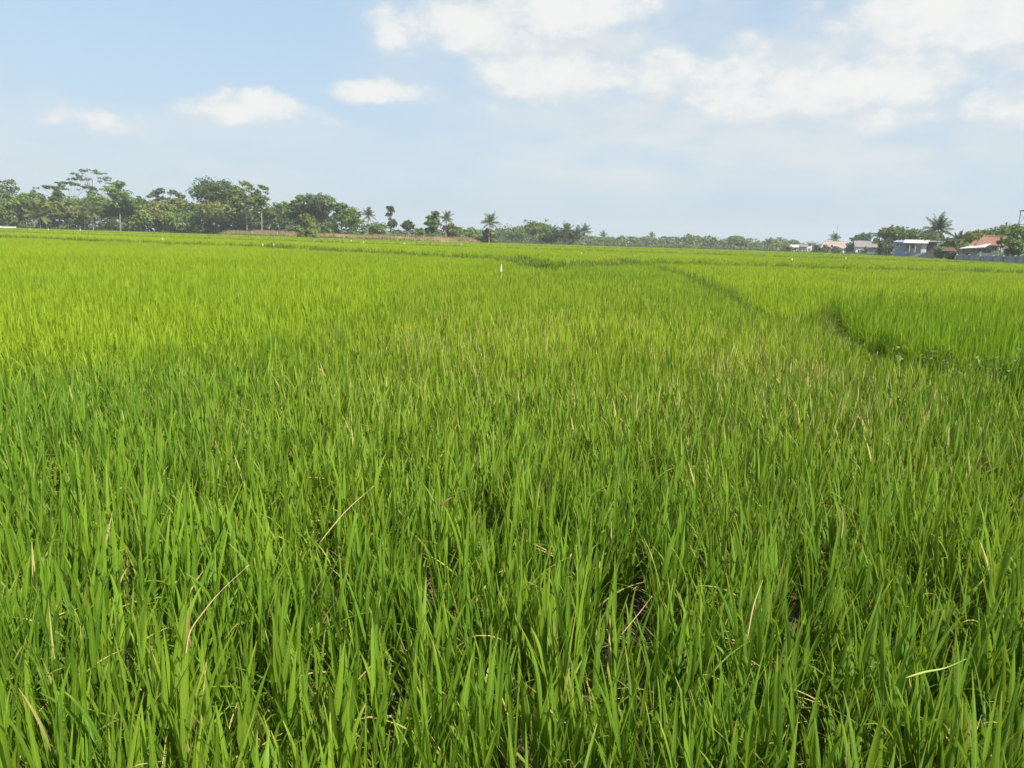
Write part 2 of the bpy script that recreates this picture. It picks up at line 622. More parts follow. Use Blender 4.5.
def patch(r, size, per_m2, tillers, seg, wmul):
    Vs, Qs, As, Ts, Ds = [], [], [], [], []
    n0 = 0
    n = max(1, int(size * size * per_m2))
    for _ in range(n):
        V, Q, al, to, dr = clump(r, tillers, seg, False, wmul, spread=0.07 + 0.03 * wmul)
        s = r.uniform(0.92, 1.08)
        V = V * np.array([1, 1, s]) + np.array([r.uniform(-size / 2, size / 2), r.uniform(-size / 2, size / 2), 0])
        Vs.append(V); Qs.append(Q + n0); As.append(al); Ts.append(to); Ds.append(dr)
        n0 += len(V)
    return np.concatenate(Vs), np.concatenate(Qs), np.concatenate(As), np.concatenate(Ts), np.concatenate(Ds)


LOD = [  # (near, far, cell size, clumps per m2 or None for single clumps, tillers, segments, width factor, variants)
    dict(y0=0.0, y1=6.0, cell=0.165, kind='clump', args=(12, 7, True, 1.0), nv=12),
    dict(y0=6.0, y1=17.0, cell=0.17, kind='clump', args=(12, 4, False, 0.84), nv=10),
    dict(y0=17.0, y1=45.0, cell=1.0, kind='patch', args=(1.15, 28, 10, 3, 1.0), nv=6),
    dict(y0=45.0, y1=105.0, cell=2.2, kind='patch', args=(2.5, 24, 6, 2, 1.9), nv=5),
    dict(y0=105.0, y1=215.0, cell=5.0, kind='patch', args=(5.6, 12, 5, 2, 3.2), nv=4),
]


def proto_collection(name, mat):
    c = bpy.data.collections.new(name)
    r = np.random.default_rng(abs(hash(name)) % 1000 if False else sum(map(ord, name)))
    first = []
    k = 0
    for L in LOD:
        first.append(k)
        for _ in range(L['nv']):
            if L['kind'] == 'clump':
                V, Q, al, to, dr = clump(r, *L['args'][:3], L['args'][3])
            else:
                V, Q, al, to, dr = patch(r, *L['args'])
            ex = dict(along=al, tone=to, dry=dr)
            if L['kind'] == 'clump' and L['args'][2]: ex['rib'] = 1 - LAST_ACROSS
            me = np_mesh('rice_tuft', V, Q, mat, ex, smooth=True)
            o = bpy.data.objects.new('rice_tuft_%03d' % k, me)
            c.objects.link(o)
            k += 1
    return c, first


def inst_tree(name, coll):
    g = bpy.data.node_groups.new(name, 'GeometryNodeTree')
    g.interface.new_socket('Geometry', in_out='INPUT', socket_type='NodeSocketGeometry')
    g.interface.new_socket('Geometry', in_out='OUTPUT', socket_type='NodeSocketGeometry')
    gi = g.nodes.new('NodeGroupInput'); go = g.nodes.new('NodeGroupOutput')
    ci = g.nodes.new('GeometryNodeCollectionInfo')
    ci.inputs['Collection'].default_value = coll
    ci.inputs['Separate Children'].default_value = True
    ci.inputs['Reset Children'].default_value = True
    ip = g.nodes.new('GeometryNodeInstanceOnPoints')
    ip.inputs['Pick Instance'].default_value = True

    def na(nm, t):
        n = g.nodes.new('GeometryNodeInputNamedAttribute')
        n.data_type = t
        n.inputs['Name'].default_value = nm
        return n.outputs['Attribute']
    g.links.new(gi.outputs[0], ip.inputs['Points'])
    g.links.new(ci.outputs[0], ip.inputs['Instance'])
    g.links.new(na('proto', 'INT'), ip.inputs['Instance Index'])
    g.links.new(na('rot', 'FLOAT_VECTOR'), ip.inputs['Rotation'])
    g.links.new(na('scl', 'FLOAT_VECTOR'), ip.inputs['Scale'])
    g.links.new(ip.outputs[0], go.inputs[0])
    return g


def scatter(name, pts, proto, rot, scl, extra, coll):
    me = bpy.data.meshes.new(name)
    n = len(pts)
    me.vertices.add(n)
    me.vertices.foreach_set('co', np.asarray(pts, np.float32).ravel())
    a = me.attributes.new('proto', 'INT', 'POINT'); a.data.foreach_set('value', np.asarray(proto, np.int32))
    a = me.attributes.new('rot', 'FLOAT_VECTOR', 'POINT'); a.data.foreach_set('vector', np.asarray(rot, np.float32).ravel())
    a = me.attributes.new('scl', 'FLOAT_VECTOR', 'POINT'); a.data.foreach_set('vector', np.asarray(scl, np.float32).ravel())
    for k, v in extra.items():
        a = me.attributes.new(k, 'FLOAT', 'POINT'); a.data.foreach_set('value', np.asarray(v, np.float32))
    o = bpy.data.objects.new(name, me)
    COL.objects.link(o)
    md = o.modifiers.new('planting', 'NODES')
    md.node_group = inst_tree(name, coll)
    return o


def seg_dist(x, y, line):
    d = np.full(x.shape, 1e9)
    for (x0, y0), (x1, y1) in zip(line[:-1], line[1:]):
        vx, vy = x1 - x0, y1 - y0
        t = np.clip(((x - x0) * vx + (y - y0) * vy) / (vx * vx + vy * vy), 0, 1)
        d = np.minimum(d, np.hypot(x - x0 - t * vx, y - y0 - t * vy))
    return d


def line_x(line, y):
    yy = np.array([p[1] for p in line]); xx = np.array([p[0] for p in line])
    return np.interp(y, yy, xx)


def line_y(line, x):
    xx = np.array([p[0] for p in line]); yy = np.array([p[1] for p in line])
    o = np.argsort(xx)
    return np.interp(x, xx[o], yy[o])


# far edge of the planted land (world distance as a function of direction)
EDGE = [(-60, 200), (0, 195), (130, 195), (260, 180), (345, 165), (430, 165), (500, 200), (640, 212), (780, 214), (860, 180), (890, 146), (936, 143), (955, 118), (962, 101), (980, 95), (1024, 88), (1100, 80)]
ED_S = np.array([base(px, 1000).x / 1000 for px, _ in EDGE])
ED_Y = np.array([y for _, y in EDGE], float)


def field_points(L):
    c = L['cell']
    y = np.arange(max(L['y0'], 0.42), L['y1'], c)
    pts = []
    for yy in y:
        w = yy * 0.86 + 2.5 if yy < 17 else yy * 0.82 + 4
        x = np.arange(-w, w, c)
        pts.append(np.stack([x, np.full(x.shape, yy)], 1))
    P = np.concatenate(pts)
    j = 0.34 if L['kind'] == 'clump' else 0.15
    P = P + rng.uniform(-j, j, P.shape) * c
    return P


mats = {
    'main': rice_material('rice_leaf_mid_green', (0.052, 0.134, 0.010), (0.182, 0.315, 0.020), (0.34, 0.405, 0.026)),
    'left': rice_material('rice_leaf_yellow_green', (0.160, 0.258, 0.014), (0.232, 0.360, 0.019), (0.385, 0.46, 0.022)),
    'right': rice_material('rice_leaf_dark_green', (0.050, 0.134, 0.007), (0.185, 0.318, 0.012), (0.34, 0.42, 0.015)),
    'far': rice_material('rice_leaf_light_green', (0.160, 0.258, 0.014), (0.232, 0.360, 0.019), (0.385, 0.46, 0.022)),
}
cols = {k: proto_collection('rice_' + k, m) for k, m in mats.items()}
acc = {k: [] for k in ('left', 'main', 'right', 'right_far', 'far')}
for li, L in enumerate(LOD):
    P = field_points(L)
    sub = np.zeros(len(P), bool)
    if li == 2:                                  # single plants along the bund, patches elsewhere
        gx, gy = np.meshgrid(np.arange(1.0, 10.0, 0.2), np.arange(17.0, 45.0, 0.22))
        E = np.stack([gx.ravel(), gy.ravel()], 1) + rng.uniform(-0.06, 0.06, (gx.size, 2))
        dE = seg_dist(E[:, 0], E[:, 1], LINE_A)
        E = E[(dE > 0.21 * (0.7 + 0.6 * vnoise(E[:, 0] * 1.7, E[:, 1] * 1.2, 79))) & (dE < 1.65)]
        P = P[seg_dist(P[:, 0], P[:, 1], LINE_A) > 1.15]
        sub = np.concatenate([np.zeros(len(P), bool), np.ones(len(E), bool)])
        P = np.concatenate([P, E])
    x, y = P[:, 0], P[:, 1]
    keep = y < np.interp(x / y, ED_S, ED_Y)
    half = 0.0 if L['kind'] == 'clump' else L['cell'] * 0.42
    if li < 2:
        keep &= seg_dist(x, y, LINE_A) > np.where(y < 9.6, 0.34, 0.24) * (0.7 + 0.6 * vnoise(x * 2.3, y * 2.3, 77))
        keep &= seg_dist(x, y, LINE_B[:4]) > 0.20 * (0.65 + 0.7 * vnoise(x * 2.1, y * 2.1, 78))
    elif li == 2:
        keep &= seg_dist(x, y, LINE_B[:4]) > 0.5
        keep &= seg_dist(x, y, LINE_C) > 1.0
    else:
        keep &= seg_dist(x, y, LINE_C) > 1.6
        keep &= seg_dist(x, y, LINE_E) > 2.0 if li == 3 else seg_dist(x, y, LINE_G) > 4.2
    if li == 0:
        # thin spots where plants failed
        h = vnoise(x * 1.3, y * 0.9, 4)
        spot = np.exp(-(((x - 0.28) / 0.6) ** 2 + ((y - 2.35) / 0.75) ** 2))
        keep &= ~((h > 0.97) | ((spot > 0.35) & (vnoise(x * 5.2, y * 2.1, 9) > 0.70)))
    P = P[keep]; sub = sub[keep]; x, y = P[:, 0], P[:, 1]
    n = len(P)
    inside_c = y > line_y(LINE_C, x)
    right_a = x > line_x(LINE_A, np.clip(y, 1, 45))
    yB = line_y(LINE_B, x)
    in_right = right_a & (((y < 9.4)) | ((x > line_x(LINE_B[:3], np.clip(y, 9.3, 14.9))) & (y < yB)))
    left_l = x + (fbm(x * 0.8, y * 0.5, 15) - 0.5) * 1.8 < line_x(LINE_L, np.clip(y, 4.4, 39))
    left_l &= ~((x < -3.0) & (y < line_y(LINE_L[:3], x)))
    reg = np.where(inside_c, 'far', np.where(in_right, 'right', np.where(right_a & (y > 12), 'right_far', np.where(left_l, 'left', 'main'))))
    nz = fbm(x * 0.35, y * 0.22, 1)
    nf = fbm(x * 0.06, y * 0.03, 6)
    for k in acc:
        s = reg == k
        m = int(s.sum())
        if not m: continue
        q = P[s]; xs_, ys_ = q[:, 0], q[:, 1]
        ck = 'far' if k == 'right_far' else k
        proto = cols[ck][1][li] + rng.integers(0, L['nv'], m)
        proto = np.where(sub[s], cols[ck][1][1] + rng.integers(0, LOD[1]['nv'], m), proto)
        tilt = 0.055 if L['kind'] == 'clump' else 0.015
        rot = np.stack([rng.normal(0, tilt, m), rng.normal(0.02, tilt, m), rng.uniform(0, 2 * PI, m)], 1)
        zs = 0.86 + 0.26 * fbm(xs_ * 0.55, ys_ * 0.4, 2) + rng.normal(0, 0.035 if li < 2 else 0.015, m)
        bs = rng.uniform(0.80, 0.96, m)
        zs = zs * 0.735
        if k == 'right': zs = zs + 0.07 + 0.06 * (ys_ < 10)
        if k in ('left', 'far', 'right_far'): zs = zs * 0.5 + 0.5 * 0.725
        if li == 0: zs = np.minimum(zs, np.where(ys_ < 0.8, 0.9, 2.0))
        tint = {'main': 0.19, 'left': 0.36, 'right': 0.24, 'right_far': 0.50, 'far': 0.54}[k] + (nz[s] - 0.5) * 0.7 + (nf[s] - 0.5) * 0.5 + rng.normal(0, 0.09 if li < 2 else 0.02, m)
        dry = {'main': 0.035, 'left': 0.01, 'right': 0.015, 'right_far': 0.01, 'far': 0.01}[k] + np.zeros(m)
        if k == 'right': tint = tint + 0.35 * np.clip((ys_ - 9) / 8, 0, 1)
        if k == 'main':
            tint = tint + 0.28 * np.clip((ys_ - 9) / 12, 0, 1)
            tint = tint + 0.26 * np.exp(-np.clip(xs_ - line_x(LINE_L, np.clip(ys_, 4.4, 39)), 0, 9) / 3.0) * np.clip((ys_ - 3) / 3, 0, 1)
            g = np.exp(-(((xs_ - 1.3) / 2.6) ** 2 + ((ys_ - 7.5) / 4.5) ** 2))
            dry = dry + 0.56 * g * np.clip((ys_ - 2.8) / 2.0, 0.15, 1) * np.clip(fbm(xs_ * 0.9, ys_ * 0.5, 12) * 2 - 0.5, 0, 1.2)
            tint = tint + 0.42 * g
        lev = np.zeros(m)
        if k == 'far': lev = 0.10 + 0.10 * (ys_ > line_y(LINE_E, xs_)) + 0.08 * (ys_ > line_y(LINE_G, xs_))
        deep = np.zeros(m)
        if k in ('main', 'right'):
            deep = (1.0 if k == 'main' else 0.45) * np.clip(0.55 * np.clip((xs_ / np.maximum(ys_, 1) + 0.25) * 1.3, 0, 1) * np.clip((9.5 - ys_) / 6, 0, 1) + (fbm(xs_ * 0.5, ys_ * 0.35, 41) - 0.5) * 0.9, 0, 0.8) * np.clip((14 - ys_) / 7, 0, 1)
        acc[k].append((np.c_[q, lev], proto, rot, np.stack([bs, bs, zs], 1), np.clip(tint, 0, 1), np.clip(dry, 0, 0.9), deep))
RICE = {
    'main': 'mid green rice with scattered straw coloured tips filling the near and middle paddy',
    'left': 'smooth yellow green rice in the paddy on the left',
    'right': 'taller darker green rice behind the earth bund on the right',
    'right_far': 'bright yellow green rice between the dark right paddy and the houses',
    'far': 'light green rice of the far paddies before the trees',
}
for k, lst in acc.items():
    cat = [np.concatenate([t[i_] for t in lst]) for i_ in range(7)]
    ck = 'far' if k == 'right_far' else k
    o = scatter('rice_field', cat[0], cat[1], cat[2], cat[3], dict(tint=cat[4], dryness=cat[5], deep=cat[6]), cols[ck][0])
    tag(o, RICE[k], 'rice', kind='stuff')

# weedy grass on the bunds
wm = rice_material('bund_grass_leaf', (0.04, 0.105, 0.012), (0.11, 0.20, 0.02), (0.20, 0.26, 0.04))
wc = bpy.data.collections.new('bund_tufts')
for k in range(6):
    V, Q, al, to, dr = clump(rng, 9, 3, False, 0.9, 0.09, 2.2)
    V = V * np.array([0.8, 0.8, 0.36])
    o = bpy.data.objects.new('bund_tuft_%02d' % k, np_mesh('bund_tuft', V, Q, wm, dict(along=al, tone=to, dry=dr), smooth=True))
    wc.objects.link(o)
for line, half, lab in ((LINE_A, 0.24, 'short weedy grass on the bund running into the distance'), (LINE_B, 0.26, 'short weedy grass along the dark paddy bund'), (LINE_C, 0.9, 'rough grass on the bund across the far field'), (LINE_E, 1.4, 'rough grass on the farther bund across the field'), (LINE_G, 2.0, 'rough grass on the farthest bund before the trees')):
    pts = []
    for (x0, y0), (x1, y1) in zip(line[:-1], line[1:]):
        ym = (y0 + y1) / 2
        n = int(math.hypot(x1 - x0, y1 - y0) * (9 if ym < 20 else 7 if ym < 60 else 6))
        t = rng.uniform(0, 1, n)
        d = math.hypot(x1 - x0, y1 - y0)
        s = rng.normal(0, half * 0.5, n)
        pts.append(np.stack([x0 + (x1 - x0) * t + (y1 - y0) / d * s, y0 + (y1 - y0) * t - (x1 - x0) / d * s, 0.12 * np.exp(-(s / half) ** 2)], 1))
    P = np.concatenate(pts); n = len(P)
    far_l = line is LINE_C or line is LINE_E or line is LINE_G
    sc_ = np.ones((n, 1)) * rng.uniform(0.7, 1.2, (n, 3))
    if far_l: sc_[:, :2] *= 2.2
    zt_ = 2.5 if line is LINE_C else 2.9 if line is LINE_E else 3.25 if line is LINE_G else 1.0
    if far_l: sc_[:, 2] = zt_ * (0.90 + 0.2 * fbm(P[:, 0] * 0.11, P[:, 1] * 0.05, 31)) * rng.uniform(0.9, 1.08, n)
    else: sc_[:, 2] *= np.where(P[:, 1] > 15, 1.9, 1.0)
    o = scatter('bund_grass', P, rng.integers(0, 6, n), np.stack([rng.normal(0, 0.1, n), rng.normal(0, 0.1, n), rng.uniform(0, 6.28, n)], 1), sc_,
                dict(tint=rng.uniform(0, 0.7, n), dryness=rng.uniform(0, 0.3, n)), wc)
    tag(o, lab, 'grass', kind='stuff')

# ------------------------------------------------------------------ earth bank with dry grass beyond the field
bank_m = weathered('bank_earth', (0.25, 0.165, 0.080), (0.15, 0.125, 0.050), 0.22, 0.95, 0.4, 0.1, c3=(0.14, 0.15, 0.05))
BANK = [(232, 200), (262, 187), (300, 175), (345, 171), (400, 170), (432, 172), (470, 190)]
bl = [tuple(base(px, Y + 5).xy) for px, Y in BANK]
tag(ridge('earth_bank', bl, 5.0, 1.62, bank_m), 'low brown earth bank along the far edge of the field', 'bank', kind='structure')
dm, dnt, dout = new_mat('dry_bank_grass')
dc = mixc(dnt, attr(dnt, 'tone'), (0.19, 0.13, 0.065), (0.38, 0.28, 0.15))
dc = mixc(dnt, smap(dnt, noise(dnt, 0.2, 3, geo_pos(dnt)), 0.42, 0.62), dc, (0.13, 0.18, 0.05))
leaf_shader(dnt, dout, dc, 0.3)


def grass_belt(name, line, n, half, hgt, mat, zf, seed, wid=0.10):
    r = np.random.default_rng(seed)
    segs = list(zip(line[:-1], line[1:]))
    ls = np.array([math.hypot(b[0] - a[0], b[1] - a[1]) for a, b in segs])
    k = r.choice(len(segs), n, p=ls / ls.sum())
    A0 = np.array([s[0] for s in segs])[k]; A1 = np.array([s[1] for s in segs])[k]
    t = r.uniform(0, 1, n); d = (A1 - A0) / np.linalg.norm(A1 - A0, axis=1)[:, None]
    s = r.uniform(-half, half, n)
    B = A0 + (A1 - A0) * t[:, None] + np.stack([d[:, 1], -d[:, 0]], 1) * s[:, None]
    z = zf * np.clip(1 - (np.abs(s) / half) ** 2, 0, 1)
    hv = hgt * (0.5 + fbm(B[:, 0] * 0.25, B[:, 1] * 0.25, seed))
    V, Q, al, idx = leaves(n, B[:, 0], B[:, 1], z, r.uniform(0, 6.28, n), np.abs(r.normal(0.2, 0.2, n)), r.uniform(0.1, 0.9, n),
                           hv * r.uniform(0.6, 1.1, n), r.uniform(0.6, 1.4, n) * wid, 2, False, r.normal(0, 0.8, n), r)
    return link_mesh(name, np_mesh(name, V, Q, mat, dict(tone=r.uniform(0, 1, n)[idx], along=al)))


tag(grass_belt('dry_grass', bl, 11000, 5.0, 0.8, dm, 1.5, 5), 'dry reddish brown grass on the bank below the trees', 'grass', kind='stuff')
gm2 = foliage_material('rank_grass', (0.05, 0.10, 0.02), (0.15, 0.20, 0.04), 0.3)
gl2 = [tuple(base(px, Y).xy) for px, Y in ((385, 182), (440, 183), (500, 205), (560, 220), (700, 224), (800, 224), (870, 190), (890, 160))]
tag(grass_belt('rank_grass', gl2, 9000, 4.0, 1.1, gm2, 0.3, 6, 0.14), 'tall green weeds between the field and the far trees', 'weeds', kind='stuff')
gl4 = [tuple(base(px, Y).xy) for px, Y in ((232, 192), (262, 180), (345, 166), (440, 168))]
tag(grass_belt('rank_grass', gl4, 2600, 3.0, 1.15, gm2, 0.3, 8, 0.14), 'patchy green weeds along the foot of the brown bank', 'weeds', kind='stuff')
gl3 = [tuple(base(px, Y).xy) for px, Y in ((-150, 206), (0, 206), (120, 205), (250, 200))]
tag(grass_belt('rank_grass', gl3, 6000, 4.0, 1.0, gm2, 0.3, 7, 0.14), 'green weeds at the foot of the trees on the left', 'weeds', kind='stuff')

# ------------------------------------------------------------------ trees
bark = weathered('bark_grey_brown', (0.16, 0.13, 0.10), (0.09, 0.07, 0.05), 1.2, 0.9, 0.3, 0.2)
bark_pale = weathered('bark_pale', (0.27, 0.245, 0.205), (0.18, 0.16, 0.13), 1.2, 0.9, 0.3, 0.2)
FOL = {
    'mid': foliage_material('leaf_mid', (0.038, 0.074, 0.015), (0.175, 0.250, 0.052)),
    'dark': foliage_material('leaf_dark', (0.021, 0.047, 0.012), (0.118, 0.165, 0.038)),
    'grey': foliage_material('leaf_grey_green', (0.050, 0.080, 0.034), (0.165, 0.215, 0.085)),
    'olive': foliage_material('leaf_olive', (0.085, 0.112, 0.022), (0.250, 0.275, 0.060)),
    'light': foliage_material('leaf_light', (0.055, 0.110, 0.020), (0.195, 0.275, 0.060)),
    'palm': foliage_material('palm_leaf', (0.032, 0.060, 0.013), (0.145, 0.180, 0.038)),
    'palm_yellow': foliage_material('palm_leaf_yellow', (0.075, 0.100, 0.022), (0.200, 0.210, 0.050)),
}


def cards(P, Nr, size, r, shape=1.5):
    """ragged leaf sprays: one bent quad each, facing roughly along Nr"""
    n = len(P)
    a = r.normal(0, 1, (n, 3)); Nr = Nr / (np.linalg.norm(Nr, axis=1)[:, None] + 1e-6)
    Nr = Nr + 0.75 * a / np.linalg.norm(a, axis=1)[:, None]
    Nr /= np.linalg.norm(Nr, axis=1)[:, None]
    b = r.normal(0, 1, (n, 3))
    S = np.cross(Nr, b); S /= np.linalg.norm(S, axis=1)[:, None]
    T = np.cross(Nr, S)
    sz = size * r.uniform(0.55, 1.35, n)
    w = sz[:, None] * 0.5; l = sz[:, None] * 0.5 * shape
    bend = Nr * (sz[:, None] * r.uniform(-0.25, 0.25, (n, 1)))
    V = np.stack([P - T * l, P + S * w * r.uniform(0.5, 1.2, (n, 1)) + bend, P + T * l, P - S * w * r.uniform(0.5, 1.2, (n, 1)) + bend], 1)
    Q = np.arange(n * 4).reshape(n, 4)
    return V.reshape(-1, 3), Q


def crown_mesh(name, lobes, n, size, mat, r, hollow=0.45, gap=0.22, under=0.45):
    big = np.array(lobes, float)
    kids = []
    for lb in big:
        kids.append(lb * np.array([1, 1, 1, .74, .74, .74]))
        for _ in range(7):
            d = r.normal(0, 1, 3); d /= np.linalg.norm(d)
            if d[2] < -0.3: d[2] *= -0.6
            f = r.uniform(0.26, 0.5)
            kids.append(np.concatenate([lb[:3] + d * lb[3:6] * r.uniform(0.6, 1.0), np.maximum(lb[3:6] * f, min(0.3, lb[5]))]))
    L = np.array(kids)
    wt = (L[:, 3] * L[:, 5]) ** 1.0 + 0.01
    k = r.choice(len(L), n, p=wt / wt.sum())
    D = r.normal(0, 1, (n, 3)); D /= np.linalg.norm(D, axis=1)[:, None]
    drop = (D[:, 2] < -0.25) & (r.uniform(0, 1, n) > under)
    D[drop, 2] *= -1
    rad = hollow + (1 - hollow) * r.uniform(0, 1, n) ** 0.6
    rad *= r.uniform(0.9, 1.12, n)
    P = L[k, :3] + D * L[k, 3:6] * rad[:, None]
    g = vnoise(P[:, 0] * 0.75 + P[:, 2] * 0.4, P[:, 2] * 0.9 + P[:, 1] * 0.6, 3)
    keep = g > gap * r.uniform(0.6, 1.2, n)
    P, D, k = P[keep], D[keep], k[keep]
    V, Q = cards(P, D + np.array([0, 0, 0.35]), size * 0.85, r)
    lt = r.uniform(0, 1, len(L))
    tone = np.clip(0.45 * lt[k] + r.uniform(0, 0.55, len(P)), 0, 1)
    return np_mesh(name, V, Q, mat, dict(tone=np.repeat(tone, 4)))


def make_lobes(kind, H, hb, w, r, slant=0.0):
    """crown lobes (cx, cy, cz, rx, ry, rz) for a tree of height H, crown from hb up, width w"""
    ch = H - hb
    out = []
    if kind == 'dome':
        for _ in range(11):
            a = r.uniform(0, 6.28); d = w * 0.33 * math.sqrt(r.uniform())
            f = r.uniform(0.25, 0.8)
            s = (1.15 - 0.7 * f)
            rr = w * r.uniform(0.19, 0.29)
            out.append((d * s * math.cos(a) * 1.1, d * s * math.sin(a), min(hb + ch * f, H - rr * 0.75), rr * 1.1, rr, rr * 0.85))
        out.append((0, 0, H - w * 0.2, w * 0.22, w * 0.22, w * 0.19))
    elif kind == 'plates':
        for _ in range(28):
            u = r.uniform(-1, 1)
            v = r.uniform(-1, 1) * 0.8
            lay = r.choice([0.0, 0.0, 0.0, 0.45])
            rr = w * r.uniform(0.07, 0.14)
            z = H - 0.3 - ch * lay - (u * u + v * v) * ch * 0.38 * (1 - lay) - slant * u * w * 0.5
            out.append((u * .40 * w, v * .38 * w, max(z, hb), rr, rr, max(0.28, ch * 0.07)))
    elif kind == 'tall':
        for i_ in range(9):
            f = (i_ + 0.5) / 9
            rr = w * r.uniform(0.28, 0.40) * (0.75 + 0.5 * math.sin(PI * min(1, f + 0.1)))
            out.append((r.uniform(-.2, .2) * w, r.uniform(-.2, .2) * w, hb + ch * f, rr, rr, min(rr, ch * 0.16)))
    elif kind == 'bush':
        for _ in range(7):
            rr = w * r.uniform(0.2, 0.3)
            f = r.uniform(0.1, 0.75)
            out.append((r.uniform(-.28, .28) * w, r.uniform(-.25, .25) * w, max(hb + ch * f, rr * 0.5), rr, rr, min(rr, ch * 0.4)))
        out.append((0, 0, H - ch * 0.3, w * 0.25, w * 0.25, ch * 0.3))
    elif kind == 'tuft2':
        out += [(0, 0, H - ch * 0.22, w * 0.36, w * 0.36, ch * 0.19), (0.1, 0, hb + ch * 0.22, w * 0.5, w * 0.5, ch * 0.23), (-w * .12, 0, H - ch * 0.42, w * 0.3, w * 0.3, ch * 0.1)]
    return out


def tree(name, px, top, wpx, Y, kind, mat, label, cat='tree', bot=None, n=2600, size=0.5, pale=False, group=None, seed=None, gap=0.24, lean=0.0, hollow=0.4, slant=0.0):
    r = np.random.default_rng(seed if seed is not None else int(px * 13 + top * 7))
    b = base(px, Y)
    H = zat(px, top, Y)
    w = wpx * 1.2 * mpp(Y)
    hb = zat(px, bot, Y) if bot else H * (0.05 if kind == 'bush' else 0.22)
    root = empty(name, b, 0)
    tag(root, label, cat, group)
    lobes = make_lobes(kind, H, hb, w, r, slant)
    tb = MB()
    r0_ = max(0.08, H * 0.012) * (1.0 if kind != 'plates' else 0.85)
    topz = hb + (H - hb) * (0.55 if kind != 'tall' else 0.85)
    pts = []; rd = []
    for k in range(6):
        f = k / 5
        pts.append((lean * f * H + r.normal(0, 0.04) * H * 0.06 * k, r.normal(0, 0.05), -0.1 + (topz + 0.1) * f))
        rd.append(r0_ * (1.25 - 0.85 * f))
    if kind != 'bush':
        tb.tube(pts, rd, 7)
        for lb in lobes[:6]:
            st = Vector(pts[random.choice((2, 3, 4))])
            e = Vector((lb[0], lb[1], lb[2]))
            md = st.lerp(e, 0.5) + Vector((0, 0, -0.05 * H * 0.3))
            tb.tube([st, md, e], [r0_ * 0.5, r0_ * 0.33, r0_ * 0.14], 5)
    else:
        for k in range(5):
            a_ = r.uniform(0, 6.28)
            e = Vector((math.cos(a_) * w * 0.25, math.sin(a_) * w * 0.25, H * r.uniform(0.5, 0.8)))
            tb.tube([(0.1 * math.cos(a_), 0.1 * math.sin(a_), -0.1), e * 0.5 + Vector((0, 0, 0.1)), e], [r0_ * 0.7, r0_ * 0.5, r0_ * 0.2], 5)
    tb.build('trunk' if kind != 'bush' else 'stem', bark_pale if pale else bark, root, True)
    link_mesh('crown' if kind != 'bush' else 'foliage', crown_mesh('crown', lobes, int(n * 1.35), size, FOL[mat], r, gap=gap, hollow=hollow), root)
    return root


def frond(r, L, azm, tilt, curve, nl=22, lw=0.075, ll=0.62):
    """one pinnate palm frond from the origin: rachis and leaflets"""
    seg = 9
    t = np.linspace(0, 1, seg + 1)
    th = tilt + curve * t ** 1.3
    ds = L / seg
    hx = np.concatenate([[0], np.cumsum(np.sin(th[:-1]) * ds)])
    hz_ = np.concatenate([[0], np.cumsum(np.cos(th[:-1]) * ds)])
    ca, sa = math.cos(azm), math.sin(azm)
    C = np.stack([hx * ca, hx * sa, hz_], 1)
    side = np.array([-sa, ca, 0.0])
    V = []; Q = []
    w = 0.045 * (1.1 - t)
    for i_ in range(seg + 1):
        V += [C[i_] - side * w[i_], C[i_] + side * w[i_]]
    for i_ in range(seg): Q.append((2 * i_, 2 * i_ + 1, 2 * i_ + 3, 2 * i_ + 2))
    for s in (-1, 1):
        for k in range(nl):
            u = 0.12 + 0.87 * (k + r.uniform(0, 0.7)) / nl
            c = np.array([np.interp(u, t, C[:, j]) for j in range(3)])
            d = np.array([math.sin(tilt + curve * u ** 1.3) * ca, math.sin(tilt + curve * u ** 1.3) * sa, math.cos(tilt + curve * u ** 1.3)])
            le = ll * (0.35 + 1.0 * math.sin(PI * min(1, u * 0.92 + 0.06))) * r.uniform(0.85, 1.15)
            v = side * s * 0.85 + d * 0.65 + np.array([0, 0, -0.25 - 0.35 * r.uniform()])
            v /= np.linalg.norm(v)
            mid = c + v * le * 0.55
            tip = c + v * le + np.array([0, 0, -le * 0.28])
            q = d * lw * 0.5
            n = len(V)
            V += [c - q, c + q, mid + q * 0.9, mid - q * 0.9, tip + q * 0.2, tip - q * 0.2]
            Q += [(n, n + 1, n + 2, n + 3), (n + 3, n + 2, n + 4, n + 5)]
    return np.array(V), np.array(Q)


